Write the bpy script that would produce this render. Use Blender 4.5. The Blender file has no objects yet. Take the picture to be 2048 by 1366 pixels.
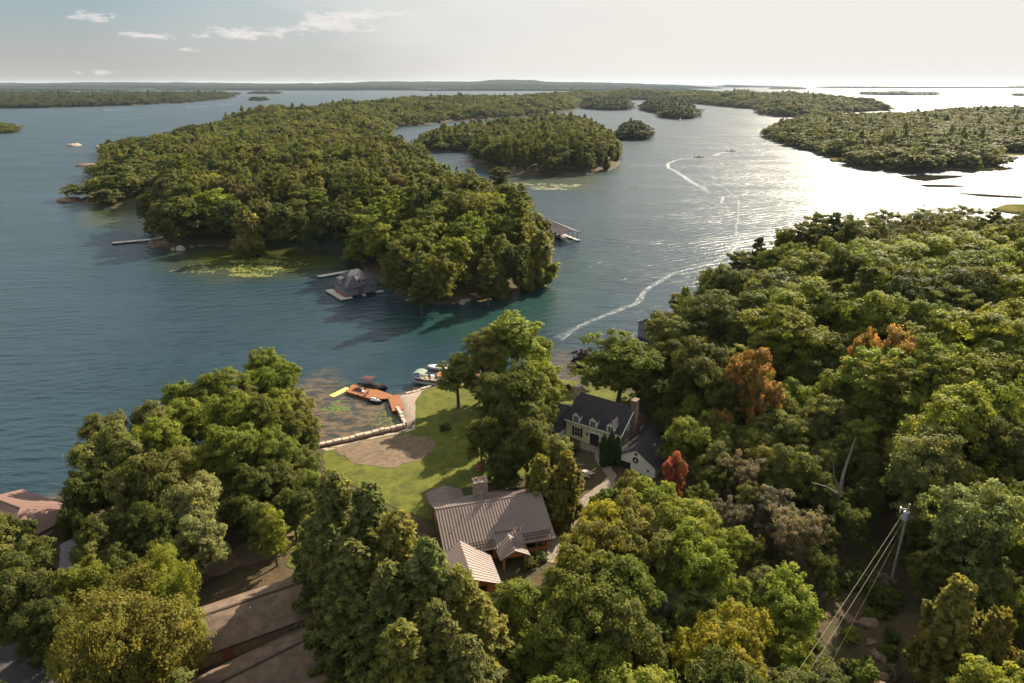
import bpy, math, random
import numpy as np
from mathutils import Vector, Matrix
from mathutils.geometry import delaunay_2d_cdt

# ------------------------------------------------------------------ camera, sky, sun
F_PX = 2048*24/36.; HORIZON = 166.; CAM_H = 65.
PITCH = math.atan((683-HORIZON)/F_PX)
SUN_AZ, SUN_EL = math.radians(36.5), math.radians(32)
sc = bpy.context.scene
col = sc.collection
cd = bpy.data.cameras.new('camera'); cam = bpy.data.objects.new('camera', cd); col.objects.link(cam)
cd.lens = 24; cd.sensor_width = 36; cd.clip_start = 1; cd.clip_end = 90000
cam.location = (0, 0, CAM_H); cam.rotation_euler = (math.pi/2-PITCH, 0, 0)
sc.camera = cam
SUN_DIR = Vector((math.sin(SUN_AZ)*math.cos(SUN_EL), math.cos(SUN_AZ)*math.cos(SUN_EL), math.sin(SUN_EL)))

def N(nt, t, loc=None, **kw):
    n = nt.nodes.new(t)
    for k, v in kw.items():
        if k.startswith('i_'):
            k = k[2:]
            n.inputs[int(k) if k.isdigit() else k.replace('_', ' ')].default_value = v
        else: setattr(n, k, v)
    return n
def ramp(nt, fac, stops):
    r = nt.nodes.new('ShaderNodeValToRGB'); e = r.color_ramp.elements
    while len(e) < len(stops): e.new(.5)
    for el, (p, c) in zip(e, stops):
        el.position = p; el.color = (c[0], c[1], c[2], 1) if hasattr(c, '__len__') else (c, c, c, 1)
    nt.links.new(fac, r.inputs[0]); return r.outputs[0]
def mixc(nt, fac, a, b, mode='MIX'):
    m = nt.nodes.new('ShaderNodeMix'); m.data_type = 'RGBA'; m.blend_type = mode
    for s, v in ((0, fac), (6, a), (7, b)):
        if hasattr(v, 'links') or isinstance(v, bpy.types.NodeSocket): nt.links.new(v, m.inputs[s])
        else: m.inputs[s].default_value = v if s == 0 else (v[0], v[1], v[2], 1)
    return m.outputs[2]
def mathn(nt, op, a, b=None, c=None, clamp=False):
    m = nt.nodes.new('ShaderNodeMath'); m.operation = op; m.use_clamp = clamp
    for s, v in enumerate((a, b, c)):
        if v is None: continue
        if isinstance(v, bpy.types.NodeSocket): nt.links.new(v, m.inputs[s])
        else: m.inputs[s].default_value = v
    return m.outputs[0]

def make_world():
    w = bpy.data.worlds.new('World'); sc.world = w; w.use_nodes = True
    nt = w.node_tree; nt.nodes.clear(); L = nt.links.new
    sky = N(nt, 'ShaderNodeTexSky', sky_type='NISHITA', sun_disc=False, sun_elevation=SUN_EL, sun_rotation=SUN_AZ,
            air_density=1.0, dust_density=1.2, ozone_density=1.0, altitude=50)
    bg = N(nt, 'ShaderNodeBackground'); bg.inputs[1].default_value = 0.053
    tc = N(nt, 'ShaderNodeTexCoord'); g = tc.outputs['Generated']
    dot = N(nt, 'ShaderNodeVectorMath', operation='DOT_PRODUCT'); L(g, dot.inputs[0]); dot.inputs[1].default_value = (math.sin(SUN_AZ), math.cos(SUN_AZ), 0.1)
    # thin high cloud veil, thick towards the sun
    noi = N(nt, 'ShaderNodeTexNoise', i_Scale=2.2, i_Detail=5.0, i_Roughness=.55)
    mp = N(nt, 'ShaderNodeMapping'); mp.inputs[3].default_value = (1, 1, 3.2); L(g, mp.inputs[0]); L(mp.outputs[0], noi.inputs[0])
    v = mathn(nt, 'ADD', dot.outputs['Value'], mathn(nt, 'MULTIPLY', mathn(nt, 'SUBTRACT', noi.outputs[0], .5), .38))
    veil = ramp(nt, v, [(0.42, 0.0), (0.60, .25), (.76, .85), (.90, 1.0)])
    # grey haze low over the horizon
    sep = N(nt, 'ShaderNodeSeparateXYZ'); L(g, sep.inputs[0])
    low = ramp(nt, sep.outputs[2], [(0.0, .92), (.03, .62), (.075, .2), (.16, 0.0)])
    c1 = mixc(nt, .7, sky.outputs[0], (1.8, 2.75, 3.3))
    c1 = mixc(nt, low, c1, (4.2, 3.9, 3.7))
    high = ramp(nt, sep.outputs[2], [(.14, 0.), (.40, .62), (1., .7)])     # bright layer added to the unseen overhead sky for fill light
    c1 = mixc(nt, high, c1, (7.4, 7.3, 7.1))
    # small cumulus puffs standing at fixed bearings in the sky
    az = mathn(nt, 'ARCTAN2', sep.outputs[0], sep.outputs[1]); mask = None
    mp2 = N(nt, 'ShaderNodeMapping'); mp2.inputs[3].default_value = (26, 26, 85); L(g, mp2.inputs[0])
    n2 = N(nt, 'ShaderNodeTexNoise', i_Scale=1.6, i_Detail=8.0, i_Roughness=.62); L(mp2.outputs[0], n2.inputs[0])
    for bx, bz, rx, rz, am in ((-.232, .074, .075, .016, 1.), (-.20, .082, .05, .010, .9), (-.345, .0585, .080, .0095, 1.), (-.508, .0725, .030, .0075, 1.), (-.453, .053, .038, .006, .9), (-.413, .039, .018, .004, .7), (-.16, .084, .05, .008, .5), (-.53, .012, .05, .004, .35), (-.016, .0717, .03, .006, .25), (-.27, .064, .04, .008, .8)):
        dx = mathn(nt, 'DIVIDE', mathn(nt, 'SUBTRACT', az, bx), rx); dz = mathn(nt, 'DIVIDE', mathn(nt, 'SUBTRACT', sep.outputs[2], bz), rz)
        r2 = mathn(nt, 'ADD', mathn(nt, 'MULTIPLY', dx, dx), mathn(nt, 'MULTIPLY', dz, dz))
        f = mathn(nt, 'MULTIPLY', mathn(nt, 'SUBTRACT', 1.0, mathn(nt, 'SQRT', r2), clamp=True), am)
        mask = f if mask is None else mathn(nt, 'MAXIMUM', mask, f)
    puff = ramp(nt, mathn(nt, 'ADD', mask, mathn(nt, 'MULTIPLY', mathn(nt, 'SUBTRACT', n2.outputs[0], .5), 3.4)), [(.25, 0.0), (.55, .6), (1., 1.0)])
    puff = mathn(nt, 'MULTIPLY', puff, mathn(nt, 'MULTIPLY', mask, 6., clamp=True))
    c2 = mixc(nt, puff, c1, (6.4, 6.1, 5.9))
    c3 = mixc(nt, veil, c2, (6.7, 6.45, 6.1))
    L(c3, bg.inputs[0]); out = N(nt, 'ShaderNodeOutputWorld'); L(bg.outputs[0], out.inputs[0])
make_world()
sl = bpy.data.lights.new('sun', 'SUN'); so = bpy.data.objects.new('sun', sl); col.objects.link(so)
sl.energy = 5.0; sl.angle = math.radians(.53); sl.color = (1, .87, .68)
so.rotation_euler = SUN_DIR.to_track_quat('Z', 'Y').to_euler(); so.location = (100, 100, 300)
sc.view_settings.view_transform = 'Standard'; sc.view_settings.look = 'None'
sc.view_settings.exposure = 1.3; sc.view_settings.gamma = 1
sc.cycles.use_denoising = True; sc.cycles.max_bounces = 5; sc.cycles.transparent_max_bounces = 8
sc.cycles.diffuse_bounces = 3; sc.cycles.glossy_bounces = 3; sc.cycles.transmission_bounces = 3
sc.cycles.volume_bounces = 0; sc.cycles.volume_step_rate = 10
sc.cycles.sample_clamp_indirect = 4; sc.cycles.caustics_reflective = False

# ------------------------------------------------------------------ ground geometry helpers
_s, _c = math.sin(PITCH), math.cos(PITCH)
def at(px, py, z=0.):
    """the point of the plane at height z that the photograph shows at px, py"""
    u = (px-1024)/F_PX; v = (py-683)/F_PX; d = (CAM_H-z)/(_s+v*_c)
    return Vector((u*d, d*(_c-v*_s), z))
def proj(x, y, z):
    z = z-CAM_H; d = y*_c-z*_s
    return 1024+F_PX*x/d, 683+F_PX*(-(y*_s+z*_c))/d, d
rnd = random.Random(7)
OBJ = []
def tag(o, label=None, cat=None, group=None, kind=None):
    if label: o['label'] = label
    if cat: o['category'] = cat
    if group: o['group'] = group
    if kind: o['kind'] = kind
    return o
def empty(name, loc, rz=0., label=None, cat=None, group=None):
    o = bpy.data.objects.new(name, None); col.objects.link(o); o.location = loc; o.rotation_euler = (0, 0, rz)
    o.empty_display_size = .5
    return tag(o, label, cat, group)
def link(name, me, mat=None, parent=None):
    o = bpy.data.objects.new(name, me); col.objects.link(o)
    if mat is not None and not me.materials: me.materials.append(mat)
    if parent is not None: o.parent = parent
    return o
def npmesh(name, V, Fq, attrs=None, smooth=False):
    """V (n,3), Fq (m,k) faces of k corners each"""
    me = bpy.data.meshes.new(name); V = np.asarray(V, np.float32); Fq = np.asarray(Fq, np.int32)
    m, k = Fq.shape
    me.vertices.add(len(V)); me.vertices.foreach_set('co', V.ravel())
    me.loops.add(m*k); me.loops.foreach_set('vertex_index', Fq.ravel())
    me.polygons.add(m); me.polygons.foreach_set('loop_start', np.arange(0, m*k, k, dtype=np.int32))
    me.polygons.foreach_set('loop_total', np.full(m, k, np.int32))
    if smooth: me.polygons.foreach_set('use_smooth', np.ones(m, bool))
    for an, a in (attrs or {}).items():
        at_ = me.attributes.new(an, 'FLOAT', 'POINT'); at_.data.foreach_set('value', np.asarray(a, np.float32))
    me.update(calc_edges=True); return me

def sdf(poly, X, Y):
    """signed distance to a polygon, positive inside"""
    P = np.asarray(poly, float)[:, :2]; Q = np.roll(P, -1, 0)
    D = np.full(X.shape, 1e18); ins = np.zeros(X.shape, bool)
    for (x0, y0), (x1, y1) in zip(P, Q):
        ex, ey = x1-x0, y1-y0; l = ex*ex+ey*ey+1e-9
        t = np.clip(((X-x0)*ex+(Y-y0)*ey)/l, 0, 1)
        D = np.minimum(D, (X-x0-t*ex)**2+(Y-y0-t*ey)**2)
        cond = (y0 > Y) != (y1 > Y)
        if abs(ey) > 1e-9: ins ^= cond & (X < ex*(Y-y0)/ey+x0)
    return np.where(ins, 1, -1)*np.sqrt(D)
_tab = np.random.RandomState(3).rand(256, 256)
def vnoise(X, Y, s):
    x = np.asarray(X, float)/s; y = np.asarray(Y, float)/s; xi = np.floor(x).astype(int); yi = np.floor(y).astype(int)
    fx = x-xi; fy = y-yi; fx = fx*fx*(3-2*fx); fy = fy*fy*(3-2*fy)
    g = lambda a, b: _tab[a & 255, b & 255]
    return (g(xi, yi)*(1-fx)+g(xi+1, yi)*fx)*(1-fy)+(g(xi, yi+1)*(1-fx)+g(xi+1, yi+1)*fx)*fy
def W(p):
    if p[0] == 'w': return (p[1], p[2])
    q = at(*p); return (q.x, q.y)
def rough_poly(pts, step, amp, closed=True):
    """a shoreline with its straight runs broken up"""
    P = [W(p) for p in pts]; out = []
    for a, b in (zip(P, P[1:]+P[:1]) if closed else zip(P, P[1:])):
        L = math.hypot(b[0]-a[0], b[1]-a[1]); n = max(1, int(L/step))
        for k in range(n):
            t = k/n; x = a[0]+(b[0]-a[0])*t; y = a[1]+(b[1]-a[1])*t
            if k: x += amp*(float(vnoise(x, y, step*1.1))-.5)*2; y += amp*(float(vnoise(x+99, y+37, step*1.1))-.5)*2
            out.append((x, y))
    return out
class Land:
    def __init__(s, name, poly, cell, top, rampd, hill=None, slope=.35, rough=.6):
        s.name = name; s.poly = poly; P = np.array(poly); s.cell = cell
        mx = cell*3
        s.x0, s.y0 = P[:, 0].min()-mx, P[:, 1].min()-mx
        s.nx = int((P[:, 0].max()+mx-s.x0)/cell)+2; s.ny = int((P[:, 1].max()+mx-s.y0)/cell)+2
        X, Y = np.meshgrid(s.x0+np.arange(s.nx)*cell, s.y0+np.arange(s.ny)*cell, indexing='xy')
        s.X, s.Y = X, Y; sd = s.sd = sdf(poly, X, Y)
        h = top*(1-np.exp(-np.maximum(sd, 0)/rampd))
        if hill is not None: h += hill(X, Y, sd)
        if rough: h += rough*(vnoise(X, Y, cell*3.1)-.5)*np.clip(sd/6, 0, 1)
        s.Z = np.where(sd > 0, h, np.maximum(sd*slope, -3))
    def _bi(s, A, x, y):
        fx = np.clip((np.asarray(x)-s.x0)/s.cell, 0, s.nx-1.001); fy = np.clip((np.asarray(y)-s.y0)/s.cell, 0, s.ny-1.001)
        i = fx.astype(int); j = fy.astype(int); u = fx-i; v = fy-j
        return (A[j, i]*(1-u)+A[j, i+1]*u)*(1-v)+(A[j+1, i]*(1-u)+A[j+1, i+1]*u)*v
    def z(s, x, y): return s._bi(s.Z, np.float64(x), np.float64(y))
    def d(s, x, y): return s._bi(s.sd, np.float64(x), np.float64(y))
    def build(s, mat, name='ground', label=None):
        idx = np.arange(s.nx*s.ny).reshape(s.ny, s.nx)
        q = np.stack([idx[:-1, :-1], idx[:-1, 1:], idx[1:, 1:], idx[1:, :-1]], -1).reshape(-1, 4)
        keep = (s.Z.ravel()[q] > -2.9).any(1); q = q[keep]
        used = np.unique(q); rm = np.full(s.nx*s.ny, -1); rm[used] = np.arange(len(used))
        V = np.stack([s.X.ravel(), s.Y.ravel(), s.Z.ravel()], -1)[used]
        me = npmesh(name, V, rm[q], {'shore': s.sd.ravel()[used]}, True)
        o = link(name, me, mat); tag(o, label, None, None, 'structure'); return o

# ------------------------------------------------------------------ materials
MATS = {}
def principled(name, color, rough=.8, spec=.3, metal=0., noise=None, bump=None, coat=0.):
    """noise=(scale, amount[, second colour, lo, hi]); bump=(scale, distance)"""
    m = bpy.data.materials.new(name); m.use_nodes = True; nt = m.node_tree; b = nt.nodes['Principled BSDF']
    b.inputs['Roughness'].default_value = rough; b.inputs['Specular IOR Level'].default_value = spec
    b.inputs['Metallic'].default_value = metal; b.inputs['Base Color'].default_value = (*color, 1)
    tc = N(nt, 'ShaderNodeTexCoord')
    if noise:
        n = N(nt, 'ShaderNodeTexNoise', i_Scale=noise[0], i_Detail=5.0, i_Roughness=.65); nt.links.new(tc.outputs['Object'], n.inputs[0])
        c2 = noise[2] if len(noise) > 2 else tuple(x*(1-noise[1]) for x in color)
        lo, hi = (noise[3], noise[4]) if len(noise) > 4 else (.35, .65)
        f = ramp(nt, n.outputs[0], [(lo, 0.), (hi, 1.)])
        nt.links.new(mixc(nt, f, c2, color), b.inputs['Base Color'])
    if bump:
        n = N(nt, 'ShaderNodeTexNoise', i_Scale=bump[0], i_Detail=4.0); nt.links.new(tc.outputs['Object'], n.inputs[0])
        bm = N(nt, 'ShaderNodeBump'); bm.inputs['Distance'].default_value = bump[1]; bm.inputs['Strength'].default_value = 1
        nt.links.new(n.outputs[0], bm.inputs['Height']); nt.links.new(bm.outputs[0], b.inputs['Normal'])
    MATS[name] = m; return m
def leaf_material(name, base=None, trans=.48, spec=.06, hv=.14):
    m = bpy.data.materials.new(name); m.use_nodes = True; nt = m.node_tree; nt.nodes.clear(); L = nt.links.new
    at_ = N(nt, 'ShaderNodeAttribute', attribute_name='tint'); oi = N(nt, 'ShaderNodeObjectInfo')
    if base is None:
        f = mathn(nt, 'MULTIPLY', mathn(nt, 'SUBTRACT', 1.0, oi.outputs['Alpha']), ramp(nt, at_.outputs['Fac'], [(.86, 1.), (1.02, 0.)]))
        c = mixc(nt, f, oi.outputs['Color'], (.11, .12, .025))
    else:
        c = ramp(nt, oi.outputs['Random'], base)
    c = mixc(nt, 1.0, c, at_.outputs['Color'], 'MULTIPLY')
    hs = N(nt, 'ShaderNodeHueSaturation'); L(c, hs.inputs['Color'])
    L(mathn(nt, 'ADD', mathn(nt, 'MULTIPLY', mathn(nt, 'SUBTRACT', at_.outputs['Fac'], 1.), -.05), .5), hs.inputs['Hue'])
    hs.inputs['Saturation'].default_value = .95
    pb = N(nt, 'ShaderNodeBsdfPrincipled'); L(hs.outputs[0], pb.inputs['Base Color'])
    pb.inputs['Roughness'].default_value = .6; pb.inputs['Specular IOR Level'].default_value = spec
    tr = N(nt, 'ShaderNodeBsdfTranslucent'); L(mixc(nt, .5, hs.outputs[0], mixc(nt, 1., hs.outputs[0], (1.95, 1.9, .55), 'MULTIPLY')), tr.inputs[0])
    mx = N(nt, 'ShaderNodeMixShader'); mx.inputs[0].default_value = trans; L(pb.outputs[0], mx.inputs[1]); L(tr.outputs[0], mx.inputs[2])
    out = N(nt, 'ShaderNodeOutputMaterial'); L(mx.outputs[0], out.inputs[0]); return m

LEAF = leaf_material('leaf')
WOODLEAF = leaf_material('woodland_leaf', [(0, (0.071, 0.092, 0.025)), (.3, (0.115, 0.136, 0.030)), (.62, (0.159, 0.161, 0.034)), (.93, (0.121, 0.127, 0.044)), (1, (0.172, 0.138, 0.052))])
DARKWOOD = leaf_material('dark_woodland_leaf', [(0, (.045, .062, .022)), (.5, (.074, .088, .028)), (1, (.098, .098, .036))], trans=.35)
FARLEAF = leaf_material('far_leaf', [(0, (0.034, 0.046, 0.024)), (.5, (0.048, 0.058, 0.030)), (1, (0.062, 0.066, 0.036))], trans=.2, spec=.05)
BARK = principled('bark', (.13, .10, .075), .9, noise=(3., .5), bump=(6, .05))
BARKP = principled('pale_bark', (.5, .46, .4), .85, noise=(3., .5))
DEADW = principled('dead_wood', (.22, .19, .16), .9, noise=(4., .4))

# ------------------------------------------------------------------ foliage
def sph(rg, n):
    v = rg.normal(size=(n, 3)); return v/np.linalg.norm(v, axis=1, keepdims=True)
def leaf_quads(c, nrm, size, rg, aspect=1.5):
    n = len(c); r = rg.normal(size=(n, 3)); t = np.cross(nrm, r); t /= np.linalg.norm(t, axis=1, keepdims=True)+1e-9
    b = np.cross(nrm, t); b /= np.linalg.norm(b, axis=1, keepdims=True)+1e-9
    s = (size*rg.uniform(.65, 1.3, n))[:, None]
    fold = nrm*s*.12
    V = np.stack([c+t*s*aspect/2+fold, c+b*s/2-fold, c-t*s*aspect/2+fold, c-b*s/2-fold], 1).reshape(-1, 3)
    return V, np.arange(n*4).reshape(n, 4)
def crown_mesh(name, pos, nrm, size, tint, rg, aspect=1.5, mat=None):
    V, Fq = leaf_quads(pos, nrm, size, rg, aspect)
    me = npmesh(name, V, Fq, {'tint': np.repeat(tint, 4)}); me.materials.append(mat or LEAF); return me
class Tubes:
    def __init__(s): s.V = []; s.F = []
    def add(s, pts, rad, n=6):
        pts = [Vector(p) for p in pts]; b0 = len(s.V)
        for i, p in enumerate(pts):
            d = (pts[min(i+1, len(pts)-1)]-pts[max(i-1, 0)]).normalized()
            a = d.cross(Vector((.3, .9, .2))).normalized(); b = d.cross(a)
            for k in range(n):
                t = 2*math.pi*k/n; s.V.append(tuple(p+(a*math.cos(t)+b*math.sin(t))*rad[i]))
        for i in range(len(pts)-1):
            for k in range(n):
                k2 = (k+1) % n; s.F.append((b0+i*n+k, b0+i*n+k2, b0+(i+1)*n+k2, b0+(i+1)*n+k))
    def mesh(s, name, mat):
        me = npmesh(name, s.V, s.F, None, True); me.materials.append(mat); return me
def clumps(rg, cen, rad, nsub, nleaf, flat=.92, up=.3, sub_r=.42):
    """leaves gathered in small clumps on the surfaces of lobes"""
    w = rad**2; w = w/w.sum(); P = []; Nn = []; T = []
    for c, r, ww in zip(cen, rad, w):
        k = max(3, int(nsub*(.7+.6*rg.rand()))); d = sph(rg, k); d[:, 2] += up; d /= np.linalg.norm(d, axis=1, keepdims=True)
        sc_ = c+d*r*np.array([1, 1, flat])*rg.uniform(.62, 1.12, (k, 1)); tl = rg.uniform(.76, 1.24, k)
        m = max(k, int(nleaf*ww)); idx = rg.randint(0, k, m); e = sph(rg, m)
        P.append(sc_[idx]+e*(r*sub_r)*np.sqrt(rg.rand(m))[:, None]*np.array([1, 1, .75]))
        nn = e*.55+d[idx]*.75+sph(rg, m)*.55+np.array([0, 0, .35]); Nn.append(nn/np.linalg.norm(nn, axis=1, keepdims=True))
        T.append(tl[idx]*rg.uniform(.82, 1.18, m)*(.92+.16*rg.rand()))
    return np.concatenate(P), np.concatenate(Nn), np.concatenate(T)
def broadleaf(seed, leaf, nleaf, R=5., H=15., base=.22, lobes=30, mat=None, limbs=7, bark=None, name='crown', spread=1., sub=12, trunkr=.020):
    rg = np.random.RandomState(seed); cz = H*(base+1)/2; az = H*(1-base)/2
    d = sph(rg, lobes*3); d = d[d[:, 2] > -.55][:lobes]; k = len(d)
    d[:, 2] = np.sign(d[:, 2])*np.abs(d[:, 2])**.62
    dist = rg.uniform(.5, .86, k)[:, None]; lop = 1+.22*np.sin(np.arctan2(d[:, 1], d[:, 0])*2+rg.rand()*6)[:, None]
    cen = np.array([0, 0, cz])+d*np.array([R*spread, R*spread, az])*dist*np.array([1, 1, 1.])*np.where(np.array([True, True, False]), lop, 1)
    rad = R*rg.uniform(.24, .40, k)
    cen = np.vstack([cen, np.array([[0, 0, cz+az*.25], [R*.2, -R*.2, cz], [-R*.25, R*.1, cz]])]); rad = np.append(rad, [R*.5, R*.45, R*.45])
    P, Nn, T = clumps(rg, cen, rad, sub, nleaf)
    P[:, 2] = np.minimum(P[:, 2], H*1.02); P[:, 2] = np.maximum(P[:, 2], H*base*.55)
    cm = crown_mesh(name, P, Nn, leaf, T, rg, mat=mat)
    tb = Tubes(); r0 = H*trunkr; lean = rg.normal(size=2)*.3
    tb.add([(0, 0, -.6), (lean[0]*.4, lean[1]*.4, H*.2), (lean[0], lean[1], H*.45), (lean[0]*1.3, lean[1]*1.3, H*.72)], [r0*1.25, r0, r0*.72, r0*.25], 7)
    for i in rg.choice(k, limbs, False):
        z0 = H*rg.uniform(.22, .5); a = np.array([lean[0], lean[1], z0]); e = cen[i]; m = (a+e)/2+np.array([0, 0, -.3])
        tb.add([a, m, e, e+(e-a)*.12], [r0*.45, r0*.3, r0*.16, r0*.05], 5)
    return cm, tb.mesh('trunk', bark or BARK)
def pine(seed, leaf, nleaf, R=4., H=18., mat=None, flat=False, base=.28):
    rg = np.random.RandomState(seed); P = []; Nn = []; T = []; tb = Tubes(); br = []
    z = H*base
    while z < H*.985:
        t = (z/H-base)/(1-base); prof = (1-t)**.55*(.55+.45*min(1, t*3+.4)) if not flat else (.55+.5*t if t < .8 else 1.05-.9*(t-.8)/.2)
        nb = rg.randint(4, 7); a0 = rg.rand()*6.3
        for k in range(nb):
            a = a0+k*2*math.pi/nb+rg.uniform(-.35, .35); Lb = R*prof*rg.uniform(.55, 1.15)
            if Lb < .35: Lb = .35
            br.append((z+rg.uniform(-.25, .25), a, Lb))
        z += rg.uniform(.75, 1.35)*(H/18)
    wt = np.array([b[2]**1.4 for b in br]); wt /= wt.sum()
    for (z, a, Lb), w in zip(br, wt):
        m = max(4, int(nleaf*w)); dirv = np.array([math.cos(a), math.sin(a), .12]); side = np.array([-math.sin(a), math.cos(a), 0])
        u = rg.uniform(.22, 1.03, m)**.8; wd = Lb*.30*np.sin(np.clip(u, 0, 1)*math.pi*.86)+.12
        p = np.array([0, 0, z])+np.outer(u*Lb, dirv)+np.outer(rg.uniform(-1, 1, m)*wd, side)
        p[:, 2] += (u**2)*Lb*.10+rg.normal(size=m)*.16
        tl = .8+.4*rg.rand()
        nn = sph(rg, m)*.8+np.array([0, 0, .8])+dirv*.3; P.append(p); Nn.append(nn/np.linalg.norm(nn, axis=1, keepdims=True)); T.append(np.full(m, tl)*rg.uniform(.75, 1.25, m))
        if Lb > 1.4: tb.add([(0, 0, z-.2), tuple(np.array([0, 0, z])+dirv*Lb*.8)], [.06, .02], 4)
    cm = crown_mesh('crown', np.concatenate(P), np.concatenate(Nn), leaf, np.concatenate(T), rg, 1.9, mat)
    tb.add([(0, 0, -.6), (.1, 0, H*.4), (.05, .05, H*.97)], [H*.017, H*.012, .04], 7)
    return cm, tb.mesh('trunk', BARK)
def spruce(seed, leaf, nleaf, R=4.2, H=22., mat=None, droop=.34, pw=.55, step=1.):
    rg = np.random.RandomState(seed); P = []; Nn = []; T = []; br = []; z = H*.05
    while z < H*.99:
        t = z/H; prof = (1-t)**pw*(.95+.2*math.sin(z*1.1+seed))*min(1, .5+t*3)
        nb = rg.randint(9, 14); a0 = rg.rand()*6.3
        for k in range(nb): br.append((z+rg.uniform(-.2, .2), a0+k*2*math.pi/nb+rg.uniform(-.3, .3), max(.25, R*prof*rg.uniform(.55, 1.18))))
        z += rg.uniform(.42, .66)*step
    wt = np.array([b[2]**1.5 for b in br]); wt /= wt.sum(); tb = Tubes()
    for (z, a, Lb), w in zip(br, wt):
        m = max(5, int(nleaf*w)); dirv = np.array([math.cos(a), math.sin(a), 0]); side = np.array([-math.sin(a), math.cos(a), 0])
        u = rg.uniform(.12, 1.02, m)**.7; wd = Lb*.15*(1.1-u)+.10
        p = np.array([0, 0, z])+np.outer(u*Lb, dirv)+np.outer(rg.uniform(-1, 1, m)*wd, side)
        p[:, 2] += -droop*Lb*u+.20*Lb*u**3-np.abs(rg.normal(size=m))*.34*(.4+u)
        nn = sph(rg, m)*.75+dirv*.7+np.array([0, 0, .5]); P.append(p); Nn.append(nn/np.linalg.norm(nn, axis=1, keepdims=True))
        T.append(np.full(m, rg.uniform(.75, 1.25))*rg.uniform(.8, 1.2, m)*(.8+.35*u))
    tb.add([(0, 0, -.6), (0, 0, H*.5), (0, 0, H*.98)], [H*.016, H*.011, .03], 7)
    return crown_mesh('crown', np.concatenate(P), np.concatenate(Nn), leaf, np.concatenate(T), rg, 2.2, mat), tb.mesh('trunk', BARK)
def column(seed, leaf, nleaf, R=1.6, H=8., mat=None, ragged=.12, top=.5):
    rg = np.random.RandomState(seed); n = nleaf; t = rg.rand(n)**.85; a = rg.rand(n)*2*math.pi
    prof = np.sin(np.clip(t*.92+.10, 0, 1)*math.pi)**top*(1-.25*t)
    lob = 1+ragged*1.6*(vnoise(a*3+seed, t*9, 1.)-.5)*2+ragged*rg.normal(size=n)*.5
    r = R*prof*lob*rg.uniform(.72, 1.02, n)
    P = np.stack([np.cos(a)*r, np.sin(a)*r, .1+t*H*1.0], -1)
    nn = np.stack([np.cos(a), np.sin(a), .5+0*a], -1)+sph(rg, n)*.6; nn /= np.linalg.norm(nn, axis=1, keepdims=True)
    T = .75+.5*vnoise(a*4+seed*3, t*14, 1.)*rg.uniform(.8, 1.2, n)
    tb = Tubes(); tb.add([(0, 0, -.5), (0, 0, H*.9)], [R*.1+.05, .03], 6)
    return crown_mesh('crown', P, nn, leaf, T, rg, 1.9, mat), tb.mesh('trunk', BARK)

print('protos')
P_NEAR = [broadleaf(11+i, .27, 22000, lobes=30+5*(i % 3), sub=16, base=[.12, .2, .08][i % 3], spread=[1, .92, 1.05][i % 3]) for i in range(6)]
P_TALL = [broadleaf(31+i, .26, 20000, R=4.4, H=18, lobes=34, base=.18, sub=16) for i in range(2)]
P_THIN = [broadleaf(41+i, .22, 11000, R=4.6, H=14, lobes=26, base=.2, sub=8, limbs=14) for i in range(2)]
P_BIRCH = [broadleaf(51+i, .25, 42000, R=8, H=15, lobes=44, base=.12, sub=18, limbs=30, bark=BARKP, trunkr=.025) for i in range(2)]
P_MID = [broadleaf(61+i, .42, 8000, lobes=26+4*(i % 3), base=[.04, .1, .0][i % 3]) for i in range(6)]
P_PINE = [pine(71+i, .26, 13000, flat=(i == 2)) for i in range(3)]
P_PINEM = [pine(81+i, .36, 6500, flat=(i == 2), base=.2) for i in range(3)]
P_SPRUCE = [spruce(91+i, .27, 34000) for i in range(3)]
P_CEDAR = [spruce(101+i, .28, 17000, R=3.2, H=12, droop=-.18, pw=.42, step=.7) for i in range(2)]
P_CEDARM = [spruce(105+i, .45, 4500, R=2.6, H=11, droop=-.18, pw=.42, step=.8) for i in range(2)]
P_ARBOR = [column(111+i, .13, 6000, R=.75, H=6, ragged=.1, top=.45) for i in range(2)]
P_BUSH = [broadleaf(121+i, .2, 4200, R=2., H=2.6, base=-.2, lobes=12, limbs=3, trunkr=.02, sub=10) for i in range(3)]
def far_proto(i, kind):
    if kind == 'b': a, b = broadleaf(141+i, .95, 1100, lobes=20, base=.02, sub=8, limbs=3, mat=WOODLEAF, R=6.2, H=12.5)
    elif kind == 'p': a, b = pine(151+i, 1.0, 480, mat=WOODLEAF, R=3.8, H=17, base=.1)
    else: a, b = broadleaf(161+i, 3.2, 90, lobes=9, base=-.1, sub=4, limbs=3, mat=FARLEAF, R=7, H=13)
    return a
# ------------------------------------------------------------------ lands
print('lands')
def w(x, y): return ('w', x, y)
pM = rough_poly([w(-170, -40), w(-150, 50), w(-112, 62), w(-86, 78), w(-80, 92), w(-72, 103), w(-60, 113), w(-48, 119), w(-40, 117)], 9, 1.5, False) + \
     [W(p) for p in [(640, 900), (700, 888), (760, 873), (811, 862), (808, 852), (792, 815), (783, 796), (800, 793), (820, 790)]] + \
     rough_poly([(850, 780), (885, 770), (960, 768), (1040, 762), (1092, 757), (1150, 764), w(24, 149), w(32, 154), w(38, 168), w(50, 184), w(66, 198), w(84, 217),
                 w(100, 240), w(124, 256), w(150, 262), w(182, 256), w(205, 236), w(260, 200), w(330, 160), w(330, -40)], 8, 1.2, False)+[(330., -40.)]
def sstep(a, b, x):
    t = np.clip((x-a)/(b-a), 0, 1); return t*t*(3-2*t)
def hillM(X, Y, sd):
    return (np.clip((sd-1)/14, 0, 1)*.7 + 9.5*sstep(30, 100, X+.1*(Y-110))*np.clip(sd/35, 0, 1) + 1.2*sstep(95, 60, Y))
M = Land('mainland', pM, 1.5, 1.0, .7, hillM, .30, rough=.35)

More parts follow.
